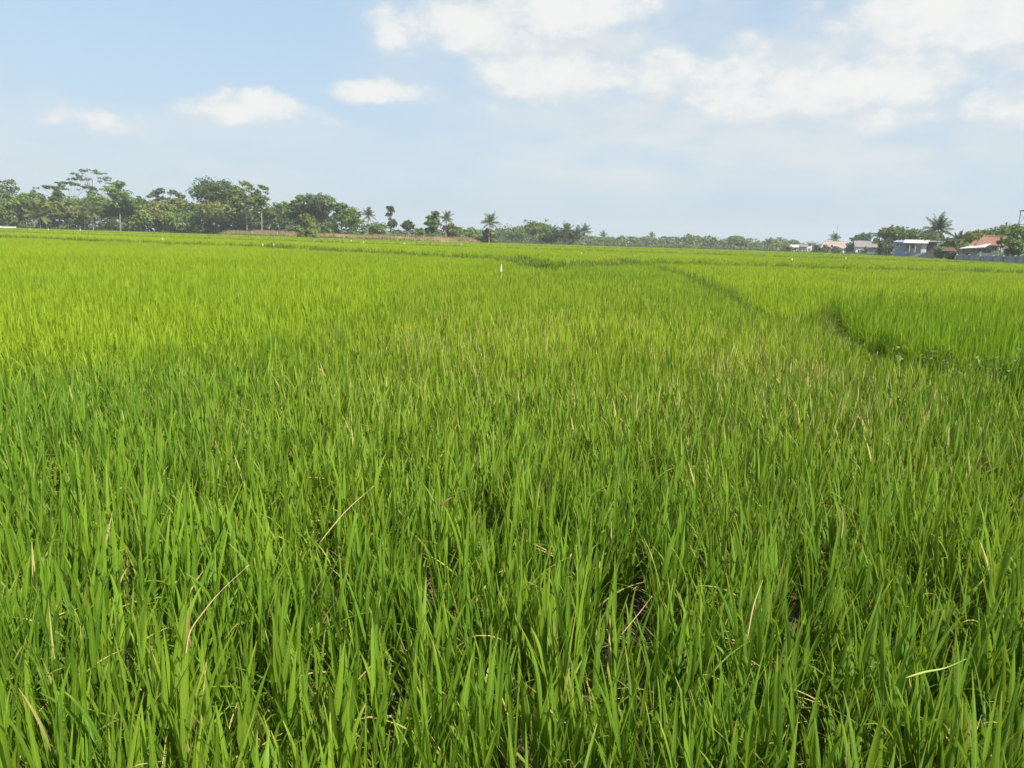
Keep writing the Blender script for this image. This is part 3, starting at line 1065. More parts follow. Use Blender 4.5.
def palm(name, px, top, rpx, Y, label, mat='palm', nf=18, bot=None, group=None, parts=False, lean=0.0, trunk_px=None, cat='palm tree', coarse=1.0):
    r = np.random.default_rng(int(px * 17 + top * 3))
    b = base(px, Y)
    rad = rpx * mpp(Y)
    lean = lean or r.uniform(-0.07, 0.07)
    L = rad * 1.22
    Ht = zat(px, top, Y)
    hub = Ht - L * 0.90
    root = empty(name, b)
    tag(root, label, cat, group)
    tb = MB()
    tw = trunk_px * mpp(Y) * 0.5 if trunk_px else max(0.11, 0.02 * hub)
    pts = [(lean * hub * (k / 6) ** 2 - lean * hub, 0.0, -0.1 + (hub + 0.1) * k / 6) for k in range(7)]
    tb.tube(pts, [tw * (1.5 if k == 0 else 1.1 - 0.05 * k) for k in range(7)], 8)
    tb.build('trunk', bark_pale, root, True)
    Vs, Qs, To = [], [], []
    n0 = 0
    nf = int(nf * 1.4)
    for k in range(nf):
        f = k / (nf - 1)
        azm = k * 2.399 + r.normal(0, 0.15)
        tilt = max(0.02, 0.03 + 1.75 * f ** 1.1 + r.normal(0, 0.14))
        curve = 0.42 + 0.72 * f + r.normal(0, 0.12)
        V, Q = frond(r, L * r.uniform(0.74, 1.08), azm, tilt, curve, nl=int(20 / coarse), lw=0.085 * coarse * max(1.0, L / 3), ll=0.165 * L)
        V = V + np.array([0, 0, hub])
        tv = np.full(len(V), r.uniform(0, 1) * (0.7 if f < 0.8 else 1.0))
        if parts:
            fr = np_mesh('frond', V, Q, FOL[mat], dict(tone=tv))
            link_mesh('frond', fr, root)
        else:
            Vs.append(V); Qs.append(Q + n0); To.append(tv); n0 += len(V)
    if not parts:
        link_mesh('crown', np_mesh('crown', np.concatenate(Vs), np.concatenate(Qs), FOL[mat], dict(tone=np.concatenate(To))), root)
    cn = MB()
    for k in range(5):
        a_ = k * 1.26
        c_ = Vector((0.22 * math.cos(a_), 0.22 * math.sin(a_), hub - 0.22))
        cn.tube([c_ + Vector((0, 0, -0.13)), c_ + Vector((0, 0, -0.07)), c_ + Vector((0, 0, 0.06)), c_ + Vector((0, 0, 0.12))], [0.04, 0.11, 0.10, 0.03], 6)
    cn.build('coconut_cluster', FOL['olive'], root, True)
    return root


T = tree
G1 = 'broadleaf trees in the grove on the left'
T('broadleaf_tree', -26, 186, 40, 215, 'dome', 'mid', 'green tree at the left border of the grove, cut by the frame', group=G1)
T('feathery_tree', 12, 183, 30, 208, 'tall', 'mid', 'tall feathery green tree, the first full one of the left grove', group=G1, bot=222, n=3000, gap=0.4)
T('broadleaf_tree', 2, 197, 30, 202, 'bush', 'mid', 'low leafy growth below the feathery tree at the far left', cat='bush', n=2400)
T('broadleaf_tree', 37, 190, 32, 212, 'dome', 'mid', 'round topped green tree behind the yellowish drooping palm', group=G1)
palm('coconut_palm', 40, 199, 15, 203, 'yellowish coconut palm with drooping fronds in the left grove', mat='palm_yellow', nf=20)
T('slender_tree', 60, 188, 10, 207, 'tall', 'dark', 'narrow dark blue green tree between two palms in the left grove', group=G1, bot=218)
T('umbrella_tree', 72, 182, 44, 222, 'plates', 'grey', 'flat topped umbrella tree left of the tallest layered tree', bot=196, n=2300, size=0.45, gap=0.45, hollow=0.1)
T('umbrella_tree', 95, 169.5, 36, 230, 'plates', 'grey', 'tallest tree of the left grove, with sparse flat layers of foliage', bot=190, n=1700, size=0.42, gap=0.45, hollow=0.1, slant=0.14)
T('broadleaf_tree', 70, 197, 36, 213, 'dome', 'light', 'light green tree under the flat topped umbrella tree', group=G1)
palm('coconut_palm', 86, 203, 9, 204, 'small coconut palm just left of the pale trunked palm', nf=16)
palm('coconut_palm', 94, 201, 10, 202, 'small coconut palm with a short pale trunk under the tallest tree', mat='palm_yellow', nf=16)
T('broadleaf_tree', 101, 194, 30, 214, 'dome', 'light', 'yellow green tree behind the two small palms', group=G1)
T('tall_tree', 121, 182.5, 26, 204, 'tall', 'light', 'tall bushy tree with a pale straight trunk showing to the ground', bot=210, pale=True, n=2800, group=G1, lean=-0.01)
T('broadleaf_tree', 141, 197, 24, 216, 'dome', 'dark', 'dark rounded tree right of the tall pale trunked tree', group=G1)
T('broadleaf_tree', 143, 211, 26, 206, 'bush', 'light', 'light green bush below the dark rounded tree', cat='bush', n=1800)
T('feathery_tree', 168, 188, 28, 214, 'plates', 'grey', 'wispy grey green tree with a thin peak in its crown', bot=206, n=1700, gap=0.4)
T('broadleaf_tree', 166, 201, 30, 208, 'dome', 'olive', 'yellow green tree under the wispy peaked tree', group=G1)
T('broadleaf_tree', 183, 197, 26, 215, 'dome', 'olive', 'olive tree touching the left side of the big dome tree', group=G1)
T('broadleaf_tree', 178, 214, 34, 205, 'bush', 'light', 'leafy undergrowth left of the big dome tree', cat='bush', n=1900)
T('broadleaf_tree', 211, 179.5, 48, 210, 'dome', 'dark', 'big dark dome shaped tree, the broadest of the left grove', n=4600, group=G1, bot=214)
T('broadleaf_tree', 217, 203, 36, 203, 'dome', 'olive', 'low spreading olive green tree in front of the big dome tree', bot=218, n=2300, group=G1)
T('broadleaf_tree', 196, 211, 34, 206, 'bush', 'dark', 'dark bush at the foot of the big dome tree', cat='bush', n=2000)
T('broadleaf_tree', 238, 188, 22, 216, 'tall', 'mid', 'tree filling the gap right of the big dome tree', bot=212, group=G1)
T('slender_tree', 247, 183, 22, 204, 'tall', 'mid', 'slender trunked tree with a rounded sparse crown, left of a pair', bot=206, pale=True, gap=0.5, n=1900)
T('slender_tree', 262, 186.5, 17, 202, 'tall', 'mid', 'slender trunked tree with a high sparse crown, right of a pair', bot=208, pale=True, gap=0.5, n=1500)
T('broadleaf_tree', 250, 212, 44, 212, 'bush', 'grey', 'grey green undergrowth below the pair of slender trees', cat='bush', n=2600)
for (px_, tp_, w_, Y_, mt_, lb_) in ((24, 196, 26, 205, 'light', 'light green tree between the feathery tree and the yellowish palm'),
                                     (52, 200, 24, 206, 'olive', 'olive tree just right of the yellowish drooping palm'),
                                     (83, 207, 24, 209, 'olive', 'olive undergrowth tree behind the two small palms'),
                                     (110, 204, 24, 208, 'mid', 'mid green tree left of the pale straight trunk'),
                                     (132, 203, 22, 209, 'light', 'light green tree right of the pale straight trunk'),
                                     (155, 206, 24, 207, 'olive', 'olive tree left below the wispy peaked tree'),
                                     (228, 196, 26, 212, 'mid', 'green tree behind the right edge of the big dome tree'),
                                     (272, 208, 24, 205, 'mid', 'green tree just right of the slender pair of trunks'),
                                     (316, 206, 26, 204, 'mid', 'green tree behind the olive bush and below the grey green crown')):
    T('broadleaf_tree', px_, tp_, w_, Y_, 'dome', mt_, lb_, group=G1, bot=tp_ + 16, n=2200)
T('broadleaf_tree', 284, 203, 30, 206, 'dome', 'mid', 'low round tree right of the pair of slender trees', bot=226, group=G1)
T('broadleaf_tree', 303, 196.5, 20, 204, 'tall', 'mid', 'narrow tree touching the grey green round tree', bot=222, group=G1)
T('broadleaf_tree', 322, 194, 34, 200, 'dome', 'grey', 'grey green round tree above the olive bush', bot=218, n=3400, group=G1)
T('broadleaf_tree', 291, 218, 40, 203, 'bush', 'grey', 'grey green low growth behind the olive bush', cat='bush', n=2200)
T('round_bush', 307, 214, 24, 163, 'bush', 'olive', 'round olive bush standing forward of the brown bank', cat='bush', n=2600, size=0.34)
T('broadleaf_tree', 342, 204, 14, 196, 'tall', 'mid', 'small narrow tree between the grey green tree and the light green one', bot=222, group=G1)
T('broadleaf_tree', 351, 208.5, 22, 178, 'dome', 'light', 'bright light green tree at the right end of the left grove', bot=228, n=2400, size=0.4, group=G1)
T('broadleaf_tree', 330, 222, 30, 182, 'bush', 'mid', 'green bush behind the bank left of the bright light green tree', cat='bush', n=1600)
palm('coconut_palm', 368.5, 206.5, 8, 190, 'slender lone coconut palm beside the bright light green tree', nf=14)
T('tufted_tree', 391, 204.5, 9.5, 186, 'tuft2', 'dark', 'lopped dark tree with one leafy tuft above another', bot=231, n=1300, size=0.32, gap=0.25)
T('broadleaf_tree', 407, 220, 15, 182, 'dome', 'dark', 'small dark round tree right of the two tuft tree', bot=233, n=1700, size=0.34, gap=0.2)
T('broadleaf_tree', 378, 223, 30, 200, 'bush', 'light', 'light green bush below the slender lone palm', cat='bush', n=1500)
T('broadleaf_tree', 434, 213, 15, 180, 'tall', 'mid', 'small upright green tree left of the middle palm', bot=233, n=1900, size=0.36, gap=0.25)
palm('coconut_palm', 446.5, 210, 8, 194, 'coconut palm just right of the small upright tree', nf=14)
T('broadleaf_tree', 451, 225, 26, 196, 'bush', 'olive', 'olive bush under the coconut palm beside the upright tree', cat='bush', n=1500)
T('broadleaf_tree', 422, 228, 24, 205, 'bush', 'mid', 'low green bush between two small trees mid field edge', cat='bush', n=1300)
T('broadleaf_tree', 470, 228, 30, 210, 'bush', 'light', 'low light green bush left of the thick trunked palm', cat='bush', n=1500)
palm('coconut_palm', 489.5, 211.5, 10, 192, 'coconut palm standing over a brown bushy base in mid field edge', nf=18)
T('broadleaf_tree', 487, 229, 20, 196, 'bush', 'olive', 'brownish bush around the foot of the mid field palm', cat='bush', n=1500)
T('broadleaf_tree', 512, 228, 34, 300, 'dome', 'mid', 'hazy green tree right of the mid field palm', n=2200, size=0.6)
T('broadleaf_tree', 537, 221.5, 28, 252, 'dome', 'mid', 'dark dome shaped tree left of the palm cluster', bot=238, n=2600, size=0.5)
G2 = 'coconut palms of the middle cluster'
for (px, tp, rp, lab) in ((553, 224, 9, 'leftmost coconut palm of the middle cluster'), (566, 220.5, 9, 'tallest coconut palm of the middle cluster'),
                          (577, 225, 8, 'lowest coconut palm of the middle cluster'), (584.5, 223, 7.5, 'rightmost coconut palm of the middle cluster'), (560, 228, 8.5, 'short coconut palm between the leftmost and the tallest of the middle cluster'), (571.5, 229, 8, 'short coconut palm just right of the tallest of the middle cluster')):
    palm('coconut_palm', px, tp, rp, 236, lab, nf=16, group=G2, mat='palm')
T('broadleaf_tree', 546, 232, 28, 240, 'bush', 'mid', 'bushes below the left part of the middle palm cluster', cat='bush', n=1700)
T('broadleaf_tree', 573, 232, 30, 242, 'bush', 'mid', 'bushes below the right part of the middle palm cluster', cat='bush', n=1700)
palm('coconut_palm', 603, 230, 6, 330, 'small far coconut palm rising from the wood right of the palm cluster', nf=12, coarse=1.6)
palm('coconut_palm', 651, 230.5, 5.5, 360, 'small far coconut palm rising alone from the middle of the far wood', nf=12, coarse=1.6)
T('broadleaf_tree', 737, 235.5, 16, 350, 'dome', 'mid', 'far round tree standing a little above the wood', n=1500, size=0.7)
palm('coconut_palm', 768, 236.5, 6, 300, 'small far palm at the right end of the far wood', nf=12, coarse=1.5)

# right side
T('broadleaf_tree', 849, 242, 14, 232, 'bush', 'mid', 'green bush between the pink roofed house and the grey roofed house', cat='bush', n=1300, size=0.4)
T('broadleaf_tree', 861, 233, 20, 245, 'dome', 'dark', 'dark rounded tree behind the grey roofed house', n=2200, size=0.45, bot=245)
T('broadleaf_tree', 875, 238, 9, 232, 'dome', 'mid', 'small tree squeezed between two dark rounded trees', n=1100, size=0.42)
T('broadleaf_tree', 891, 226.5, 26, 172, 'dome', 'mid', 'large green tree overhanging the blue house from the left', bot=244, n=3600, size=0.36)
T('broadleaf_tree', 884, 238, 16, 166, 'bush', 'dark', 'dark bush against the left end of the blue house', cat='bush', n=1900, size=0.32)
T('broadleaf_tree', 913, 230, 26, 178, 'dome', 'mid', 'green tree behind the roof of the blue house', bot=246, n=2600, size=0.36)
T('broadleaf_tree', 927, 231, 22, 182, 'dome', 'light', 'light green tree behind the large coconut palm', bot=248, n=2000, size=0.36)
palm('coconut_palm', 935, 213.5, 15, 143, 'large coconut palm with spreading fronds beside the blue house', nf=22, parts=True)
palm('coconut_palm', 957, 230, 9, 150, 'small palm between the large coconut palm and the orange roofed house', nf=16)
T('broadleaf_tree', 950, 238, 20, 152, 'dome', 'mid', 'green tree right of the large coconut palm', bot=252, n=2000, size=0.32)
T('broadleaf_tree', 941, 246, 14, 138, 'bush', 'light', 'light green bush at the foot of the large coconut palm', cat='bush', n=1300, size=0.28)
T('broadleaf_tree', 960, 240, 18, 122, 'dome', 'olive', 'olive green tree at the left corner of the orange roofed house', bot=252, n=1900, size=0.28)
T('broadleaf_tree', 972, 233, 26, 140, 'dome', 'olive', 'olive tree rising behind the left slope of the orange roof', bot=248, n=2600, size=0.32)
T('broadleaf_tree', 982, 231, 26, 152, 'dome', 'mid', 'green tree between the olive tree and the wide tree behind the orange roof', bot=246, n=2600, size=0.34)
T('broadleaf_tree', 1000, 227.5, 38, 146, 'dome', 'mid', 'wide green tree rising behind the orange roof', bot=246, n=3600, size=0.34)
T('broadleaf_tree', 1018, 225, 34, 128, 'dome', 'light', 'light green tree in front of the steel tower', bot=246, n=3400, size=0.3)
T('broadleaf_tree', 1009, 237, 22, 103, 'bush', 'mid', 'green bush at the right gable of the orange roofed house', cat='bush', n=2000, size=0.26)
T('broadleaf_tree', 1052, 230, 44, 126, 'dome', 'mid', 'green tree beyond the fence, cut by the right border', n=3200, size=0.32)
T('broadleaf_tree', 953, 252, 8, 112, 'bush', 'dark', 'dark little bush at the left end of the concrete fence', cat='bush', n=800, size=0.22)

# far wood as one mass


def wood(name, spans, n, label, seed, size, mat):
    r = np.random.default_rng(seed)
    lob = []
    for (p0, p1, Y, t0, t1) in spans:
        step = 5.5 * (350 / Y) ** 0.3
        px = p0
        while px < p1:
            f = (px - p0) / (p1 - p0)
            top = t0 + (t1 - t0) * f + r.normal(0, 1.1)
            Yy = Y * r.uniform(0.93, 1.12)
            b = base(px, Yy)
            H = zat(px, top, Yy)
            rr = r.uniform(2.0, 3.4)
            lob.append((b.x, b.y, H - rr * 0.8, rr * 1.1, rr, rr * 0.8))
            lob.append((b.x + r.normal(0, 2), b.y - r.uniform(0, 4), H * 0.45, rr * 1.2, rr, H * 0.42))
            lob.append((b.x + r.normal(0, 2), b.y - r.uniform(2, 5), H * 0.2, rr * 1.2, rr, H * 0.25))
            lob.append((b.x + r.normal(0, 2), b.y - r.uniform(4, 7), 0.9, rr * 1.5, rr, 1.6))
            px += step * r.uniform(0.6, 1.3)
    o = link_mesh(name, crown_mesh(name, lob, n, size, FOL[mat], r, gap=0.22))
    tag(o, label, 'wood', kind='stuff')


wood('far_wood', [(588, 700, 380, 237.5, 236), (690, 800, 370, 235.5, 241), (498, 545, 400, 228, 226), (540, 600, 390, 232, 236)], 34000,
     'hazy green wood across the plain between the palm cluster and the village', 21, 0.95, 'mid')
wood('far_wood', [(780, 880, 400, 242, 244), (860, 1080, 330, 240, 240)], 12000, 'strip of trees far behind the village houses', 22, 0.9, 'grey')
wood('far_wood', [(-160, 250, 226, 199, 202), (225, 290, 226, 204, 210), (285, 360, 226, 210, 216), (355, 500, 330, 229, 230)], 44000, 'trees filling the depth of the grove on the left', 23, 0.8, 'dark')

# ------------------------------------------------------------------ houses and fences
MT = dict(
    white=weathered('white_render', (0.78, 0.78, 0.74), (0.62, 0.62, 0.58), 1.0, 0.85, c3=(0.5, 0.5, 0.46)),
    cream=weathered('cream_render', (0.66, 0.64, 0.50), (0.54, 0.53, 0.42), 1.0, 0.85, c3=(0.42, 0.42, 0.34)),
    grey=weathered('grey_cement', (0.34, 0.35, 0.36), (0.24, 0.25, 0.26), 0.9, 0.9, 0.2, c3=(0.18, 0.19, 0.19)),
    blue=weathered('blue_grey_wall', (0.27, 0.33, 0.41), (0.20, 0.25, 0.32), 0.8, 0.8, c3=(0.16, 0.19, 0.23)),
    brown=weathered('dark_brown_wall', (0.13, 0.11, 0.115), (0.09, 0.08, 0.085), 1.5, 0.85),
    pink=weathered('faded_pink_tile', (0.36, 0.27, 0.24), (0.30, 0.21, 0.18), 0.5, 0.9, c3=(0.22, 0.18, 0.16)),
    orange=weathered('orange_clay_tile', (0.29, 0.150, 0.100), (0.21, 0.12, 0.085), 0.55, 0.9, 0.3, c3=(0.13, 0.10, 0.075)),
    zinc=weathered('zinc_sheet', (0.56, 0.54, 0.50), (0.42, 0.40, 0.37), 0.7, 0.55, c3=(0.34, 0.25, 0.18)),
    greyroof=weathered('grey_roof_tile', (0.25, 0.22, 0.20), (0.18, 0.16, 0.15), 0.8, 0.9),
    red=weathered('red_brown_tile', (0.17, 0.085, 0.065), (0.12, 0.07, 0.055), 0.9, 0.9),
    dark=weathered('dark_opening', (0.03, 0.03, 0.035), (0.05, 0.05, 0.055), 2.0, 0.6),
    glass=weathered('window_glass', (0.05, 0.06, 0.07), (0.08, 0.09, 0.10), 2.0, 0.15, spec=0.5),
    steel=weathered('grey_steel', (0.30, 0.32, 0.35), (0.22, 0.24, 0.27), 2.0, 0.5),
    wood=weathered('weathered_wood', (0.20, 0.15, 0.10), (0.13, 0.10, 0.07), 2.0, 0.9),
)


def corrugate(mb, a, b, c, d, n=14, h=0.05, th=0.05):
    """roof plane a-b (eave) to d-c (ridge) with ribs running up the slope"""
    a, b, c, d = map(Vector, (a, b, c, d))
    nrm = (b - a).cross(d - a).normalized()
    if nrm.z < 0: nrm = -nrm
    poly = [a, b, c, d]
    mb.prism([p - nrm * th for p in poly], nrm * th)
    for k in range(n):
        f0, f1 = (k + 0.3) / n, (k + 0.7) / n
        e0, e1 = a.lerp(b, f0), a.lerp(b, f1)
        g0, g1 = d.lerp(c, f0), d.lerp(c, f1)
        mb.prism([e0 - nrm * 0.01, e1 - nrm * 0.01, g1 - nrm * 0.01, g0 - nrm * 0.01], nrm * (h + 0.01))


def window(root, x, z, w, h, y=0.0, axis='y', mat='dark', frame='white'):
    """window on the front wall (facing -y); frame with a pane"""
    fr = MB()
    t = 0.07
    fr.box((x - w / 2 - t, y - 0.05, z - t), (x + w / 2 + t, y + 0.02, z))
    fr.box((x - w / 2 - t, y - 0.05, z + h), (x + w / 2 + t, y + 0.02, z + h + t))
    fr.box((x - w / 2 - t, y - 0.048, z), (x - w / 2, y + 0.02, z + h))
    fr.box((x + w / 2, y - 0.048, z), (x + w / 2 + t, y + 0.02, z + h))
    fr.box((x - 0.03, y - 0.046, z), (x + 0.03, y + 0.02, z + h))
    f = fr.build('window', MT[frame], root)
    MB().box((x - w / 2 + .002, y - 0.018, z + .002), (x + w / 2 - .002, y + 0.015, z + h - .002)).build('pane', MT['glass'], f)
    return f


def door(root, x, w, h, y=0.0, mat='wood'):
    d = MB().box((x - w / 2, y - 0.05, 0.02), (x + w / 2, y + 0.03, h)).build('door', MT[mat], root)
    MB().box((x + w / 2 - 0.14, y - 0.10, h * 0.48), (x + w / 2 - 0.08, y - 0.052, h * 0.52)).build('handle', MT['steel'], d)
    return d


def gable_house(name, pl, pr, eave, top, Y, depth, wall, roof, label, rz=0.0, ridge='x', over=0.45, openings=()):
    """house whose front (facing -y before rz) spans pl..pr; eave and ridge heights by pixel rows"""
    pc = (pl + pr) / 2
    bb = base(pc, Y)
    aa = math.atan2(bb.x, bb.y)
    root = empty(name, bb, rz - aa)
    tag(root, label, 'house', None)
    w = (pr - pl) * mpp(Y) * math.cos(aa)
    he, ht = zat(pc, eave, Y), zat(pc, top, Y)
    x = w / 2
    wb = MB()
    if ridge == 'x':
        prof = [(-x, 0, 0), (-x, depth, 0), (-x, depth, he), (-x, depth / 2, ht - 0.1), (-x, 0, he)]
        wb.prism(prof, (w, 0, 0))
    else:
        prof = [(-x, 0, 0), (x, 0, 0), (x, 0, he), (0, 0, ht - 0.1), (-x, 0, he)]
        wb.prism(prof, (0, depth, 0))
    wb.build('wall', MT[wall], root)
    rb = MB()
    sl_ = (ht - he) / (depth / 2 if ridge == 'x' else x)
    if ridge == 'x':
        o = over
        corrugate(rb, (-x - o, -o, he - sl_ * o + .02), (x + o, -o, he - sl_ * o + .02), (x + o, depth / 2, ht), (-x - o, depth / 2, ht))
        corrugate(rb, (-x - o, depth + o, he - sl_ * o + .02), (x + o, depth + o, he - sl_ * o + .02), (x + o, depth / 2, ht), (-x - o, depth / 2, ht))
        rb.tube([(-x - o, depth / 2, ht + .03), (x + o, depth / 2, ht + .03)], [0.1, 0.1], 6)
    else:
        o = over
        corrugate(rb, (-x - o, -o, he - sl_ * o + .02), (-x - o, depth + o, he - sl_ * o + .02), (0, depth + o, ht), (0, -o, ht))
        corrugate(rb, (x + o, -o, he - sl_ * o + .02), (x + o, depth + o, he - sl_ * o + .02), (0, depth + o, ht), (0, -o, ht))
        rb.tube([(0, -o, ht + .03), (0, depth + o, ht + .03)], [0.1, 0.1], 6)
    rb.build('roof', MT[roof], root)
    for op in openings:
        if op[0] == 'w': window(root, op[1] * w, op[2], op[3], op[4])
        else: door(root, op[1] * w, op[2], op[3], mat=op[4])
    return root


gable_house('house', 791, 797, 247, 245, 250, 5, 'white', 'zinc', 'tiny far house with a bright white front wall', openings=(('w', 0.2, 1.2, 0.7, 0.8), ('d', -0.25, 0.8, 1.9, 'wood')))
gable_house('house', 798, 806, 246.5, 244.5, 255, 6, 'grey', 'greyroof', 'pale grey far house beside the tiny white house', openings=(('w', -0.2, 1.2, 0.9, 0.8), ('w', 0.25, 1.2, 0.8, 0.8)))
gable_house('narrow_house', 807, 811.5, 243, 241.8, 258, 5, 'white', 'greyroof', 'narrow two storey pale house between small houses and pink roof', openings=(('w', 0, 3.0, 0.7, 0.9), ('w', 0, 1.2, 0.7, 0.9)))
gable_house('house', 822, 843, 247.5, 241.3, 238, 8, 'cream', 'pink', 'wide house with a faded pink tiled roof', openings=(('w', -0.3, 0.9, 1.2, 1.1), ('w', 0.05, 0.9, 1.2, 1.1), ('d', 0.28, 0.9, 2.0, 'wood')), rz=R(-8))
gable_house('house', 856, 871, 246.5, 241, 226, 7, 'white', 'greyroof', 'white walled house under a grey tiled roof', openings=(('w', -0.25, 1.0, 1.1, 1.0), ('d', 0.15, 0.9, 2.0, 'wood')), rz=R(10))
palm('coconut_palm', 833.5, 231.5, 7, 262, 'lone palm rising behind the pink tiled roof', nf=16, coarse=1.3)

T('broadleaf_tree', 825, 245, 8, 232, 'bush', 'olive', 'olive bush before the left end of the pink roofed house', cat='bush', n=900, size=0.36)
T('broadleaf_tree', 836, 245.5, 9, 230, 'bush', 'mid', 'green bush before the middle of the pink roofed house', cat='bush', n=900, size=0.36)
T('broadleaf_tree', 786, 245, 12, 246, 'bush', 'olive', 'olive bush left of the tiny white house', cat='bush', n=900, size=0.42)
T('broadleaf_tree', 815, 244.5, 10, 246, 'bush', 'dark', 'dark bush between the narrow house and the pink roofed house', cat='bush', n=1000, size=0.42)
T('broadleaf_tree', 866, 246.5, 8, 221, 'bush', 'light', 'light green bush at the front of the grey roofed house', cat='bush', n=700, size=0.34)
# antenna mast behind the palm
b = base(835, 268)
mast = empty('antenna_mast', b)
tag(mast, 'thin radio mast rising above the palm behind the pink roof', 'mast')
mh = zat(835, 225, 268)
MB().tube([(0, 0, -.1), (0, 0, mh * 0.6), (0, 0, mh)], [0.14, 0.11, 0.06], 6).build('pole', MT['steel'], mast, True)
an = MB()
for k in range(3):
    an.box((-0.5 + 0.12 * k, -0.03, mh - 0.35 - 0.7 * k), (0.5 - 0.12 * k, 0.03, mh - 0.28 - 0.7 * k))
an.box((-0.07, -0.07, mh - 2.2), (0.07, 0.07, mh - 0.2))
an.build('antenna', MT['steel'], mast)

# dark shed left of the big tree
gable_house('shed', 868, 881, 247, 244, 196, 4, 'grey', 'greyroof', 'low dark grey shed under the large green tree', ridge='x', openings=(('d', 0.2, 0.9, 1.9, 'brown'),))['category'] = 'shed'

# blue house
Y = 150
AZ = math.atan2(base(914, Y).x, Y)
root = empty('blue_house', base(914, Y), R(-3) - AZ)
tag(root, 'blue grey house with a pale sheet metal roof beside the large palm', 'house')
s = mpp(Y) * math.cos(AZ)


def X(px): return (px - 914) * s


zr = zat(914, 239.5, Y); ze = zat(914, 242.6, Y)
MB().box((X(893), 0, 0), (X(905), 7, zat(899, 241.8, Y))).build('side_wing', MT['blue'], root)
MB().box((X(905) + .003, 1.6, 0), (X(926) - .003, 7, ze)).build('wall', MT['white'], root)
MB().box((X(926), 0.3, 0), (X(936), 7, zat(931, 242.2, Y))).build('annex', MT['brown'], root)
MB().box((X(920.5), 0.2, 0), (X(925.5), 1.597, zat(923, 242.9, Y))).build('white_bay', MT['white'], root)
rf = MB()
corrugate(rf, (X(902), -0.5, ze - 0.1), (X(927), -0.5, ze - 0.1), (X(927), 3.6, zr), (X(902), 3.6, zr), 18)
corrugate(rf, (X(902), 7.4, ze - 0.1), (X(927), 7.4, ze - 0.1), (X(927), 3.6, zr), (X(902), 3.6, zr), 18)
rf.build('roof', MT['zinc'], root)
rf = MB()
zl = zat(899, 241.6, Y)
corrugate(rf, (X(892), -0.4, zl - 0.05), (X(902) - .02, -0.4, zl - 0.05), (X(902) - .02, 7.2, zl + 0.35), (X(892), 7.2, zl + 0.35), 8)
rf.build('roof', MT['blue'], root)
rf = MB()
za = zat(931, 242.1, Y)
corrugate(rf, (X(927) + .02, -0.2, za + 0.02), (X(937), -0.2, za + 0.02), (X(937), 7.2, za + 0.35), (X(927) + .02, 7.2, za + 0.35), 8)
rf.build('roof', MT['greyroof'], root)
window(root, X(898.5), zat(899, 246, Y), 1.1, 0.5, 0.0)
window(root, X(910), zat(910, 248, Y), 1.2, 0.9, 1.6)
door(root, X(917), 1.2, 2.3, 1.6, 'cream')
for px in (909, 914.5):
    MB().tube([(X(px), -0.3, 0), (X(px), -0.3, ze - 0.12)], [0.07, 0.07], 8).build('porch_post', MT['grey'], root, True)
# its yard fence
fr = empty('yard_fence', base(907, 147.5), R(-3) - AZ)
tag(fr, 'low blue grey sheet fence in front of the blue house', 'fence')
for k in range(8):
    x0 = -2.5 + k * 0.72
    zt = 1.75 - 0.02 * (k % 3) - (0.28 if k in (4, 6) else 0)
    MB().box((x0, 0, 0), (x0 + 0.70, 0.05, zt)).build('panel', MT['blue'], fr)
    MB().box((x0 - 0.05, 0.053, 0), (x0 + 0.04, 0.12, zt + 0.1)).build('post', MT['grey'], fr)

gable_house('hut', 945, 954, 250.6, 247.5, 136, 4, 'wood', 'red', 'small hut with a red brown roof between the palm and orange roof', openings=(('w', 0.2, 1.2, 0.6, 0.6), ('d', -0.2, 0.8, 1.8, 'brown')))['category'] = 'hut'

# orange roofed house
Y = 108
AZ = math.atan2(base(985, Y).x, Y)
s = mpp(Y) * math.cos(AZ)
root = empty('orange_roofed_house', base(985, Y), -AZ)
tag(root, 'house with a patchy orange tiled roof behind the concrete fence', 'house')


def X2(px): return (px - 985) * s


e_l, e_r = zat(970, 245.5, Y), zat(1000, 245.0, Y)
zt = zat(990, 236.8, Y + 4)
MB().prism([(X2(981), 0.5, 0), (X2(997), 0.5, 0), (X2(997), 0.5, e_r - 0.1), (X2(981), 0.5, e_r - 0.1)], (0, 6.8, 0)).build('wall', MT['cream'], root)
MB().box((X2(960), -0.6, 0), (X2(981) - .003, 6.5, zat(968, 248.0, Y))).build('annex_wall', MT['grey'], root)
rf = MB()
corrugate(rf, (X2(973), 0.0, e_r - 0.12), (X2(1003), 0.0, e_r - 0.12), (X2(1005), 4.0, zt), (X2(980), 4.0, zt), 22, 0.06)
corrugate(rf, (X2(973), 8.0, e_r - 0.12), (X2(1003), 8.0, e_r - 0.12), (X2(1005), 4.0, zt), (X2(980), 4.0, zt), 22, 0.06)
rf.tube([(X2(980), 4.0, zt + .04), (X2(1005), 4.0, zt + .04)], [0.12, 0.12], 6)
rf.build('roof', MT['orange'], root)
rf = MB()
corrugate(rf, (X2(966), 0.5, zat(966, 246.5, Y)), (X2(978), 0.5, zat(966, 246.0, Y)), (X2(980), 4.3, zat(978, 240.5, Y + 4)), (X2(972), 4.3, zat(978, 240.8, Y + 4)), 10, 0.06)
rf.build('side_roof', MT['orange'], root)
rf = MB()
corrugate(rf, (X2(958.5), -1.7, zat(960, 248.4, Y - 1.7)), (X2(983), -1.7, zat(983, 247.2, Y - 1.7)), (X2(989), 0.4, zat(987, 243.6, Y)), (X2(966), 0.4, zat(968, 246.5, Y)), 16, 0.04)
rf.build('awning', MT['zinc'], root)
window(root, X2(986), zat(986, 252.5, Y), 1.0, 0.55, 0.5, frame='grey')
window(root, X2(993), zat(986, 250, Y), 0.5, 0.6, 0.5, frame='grey')
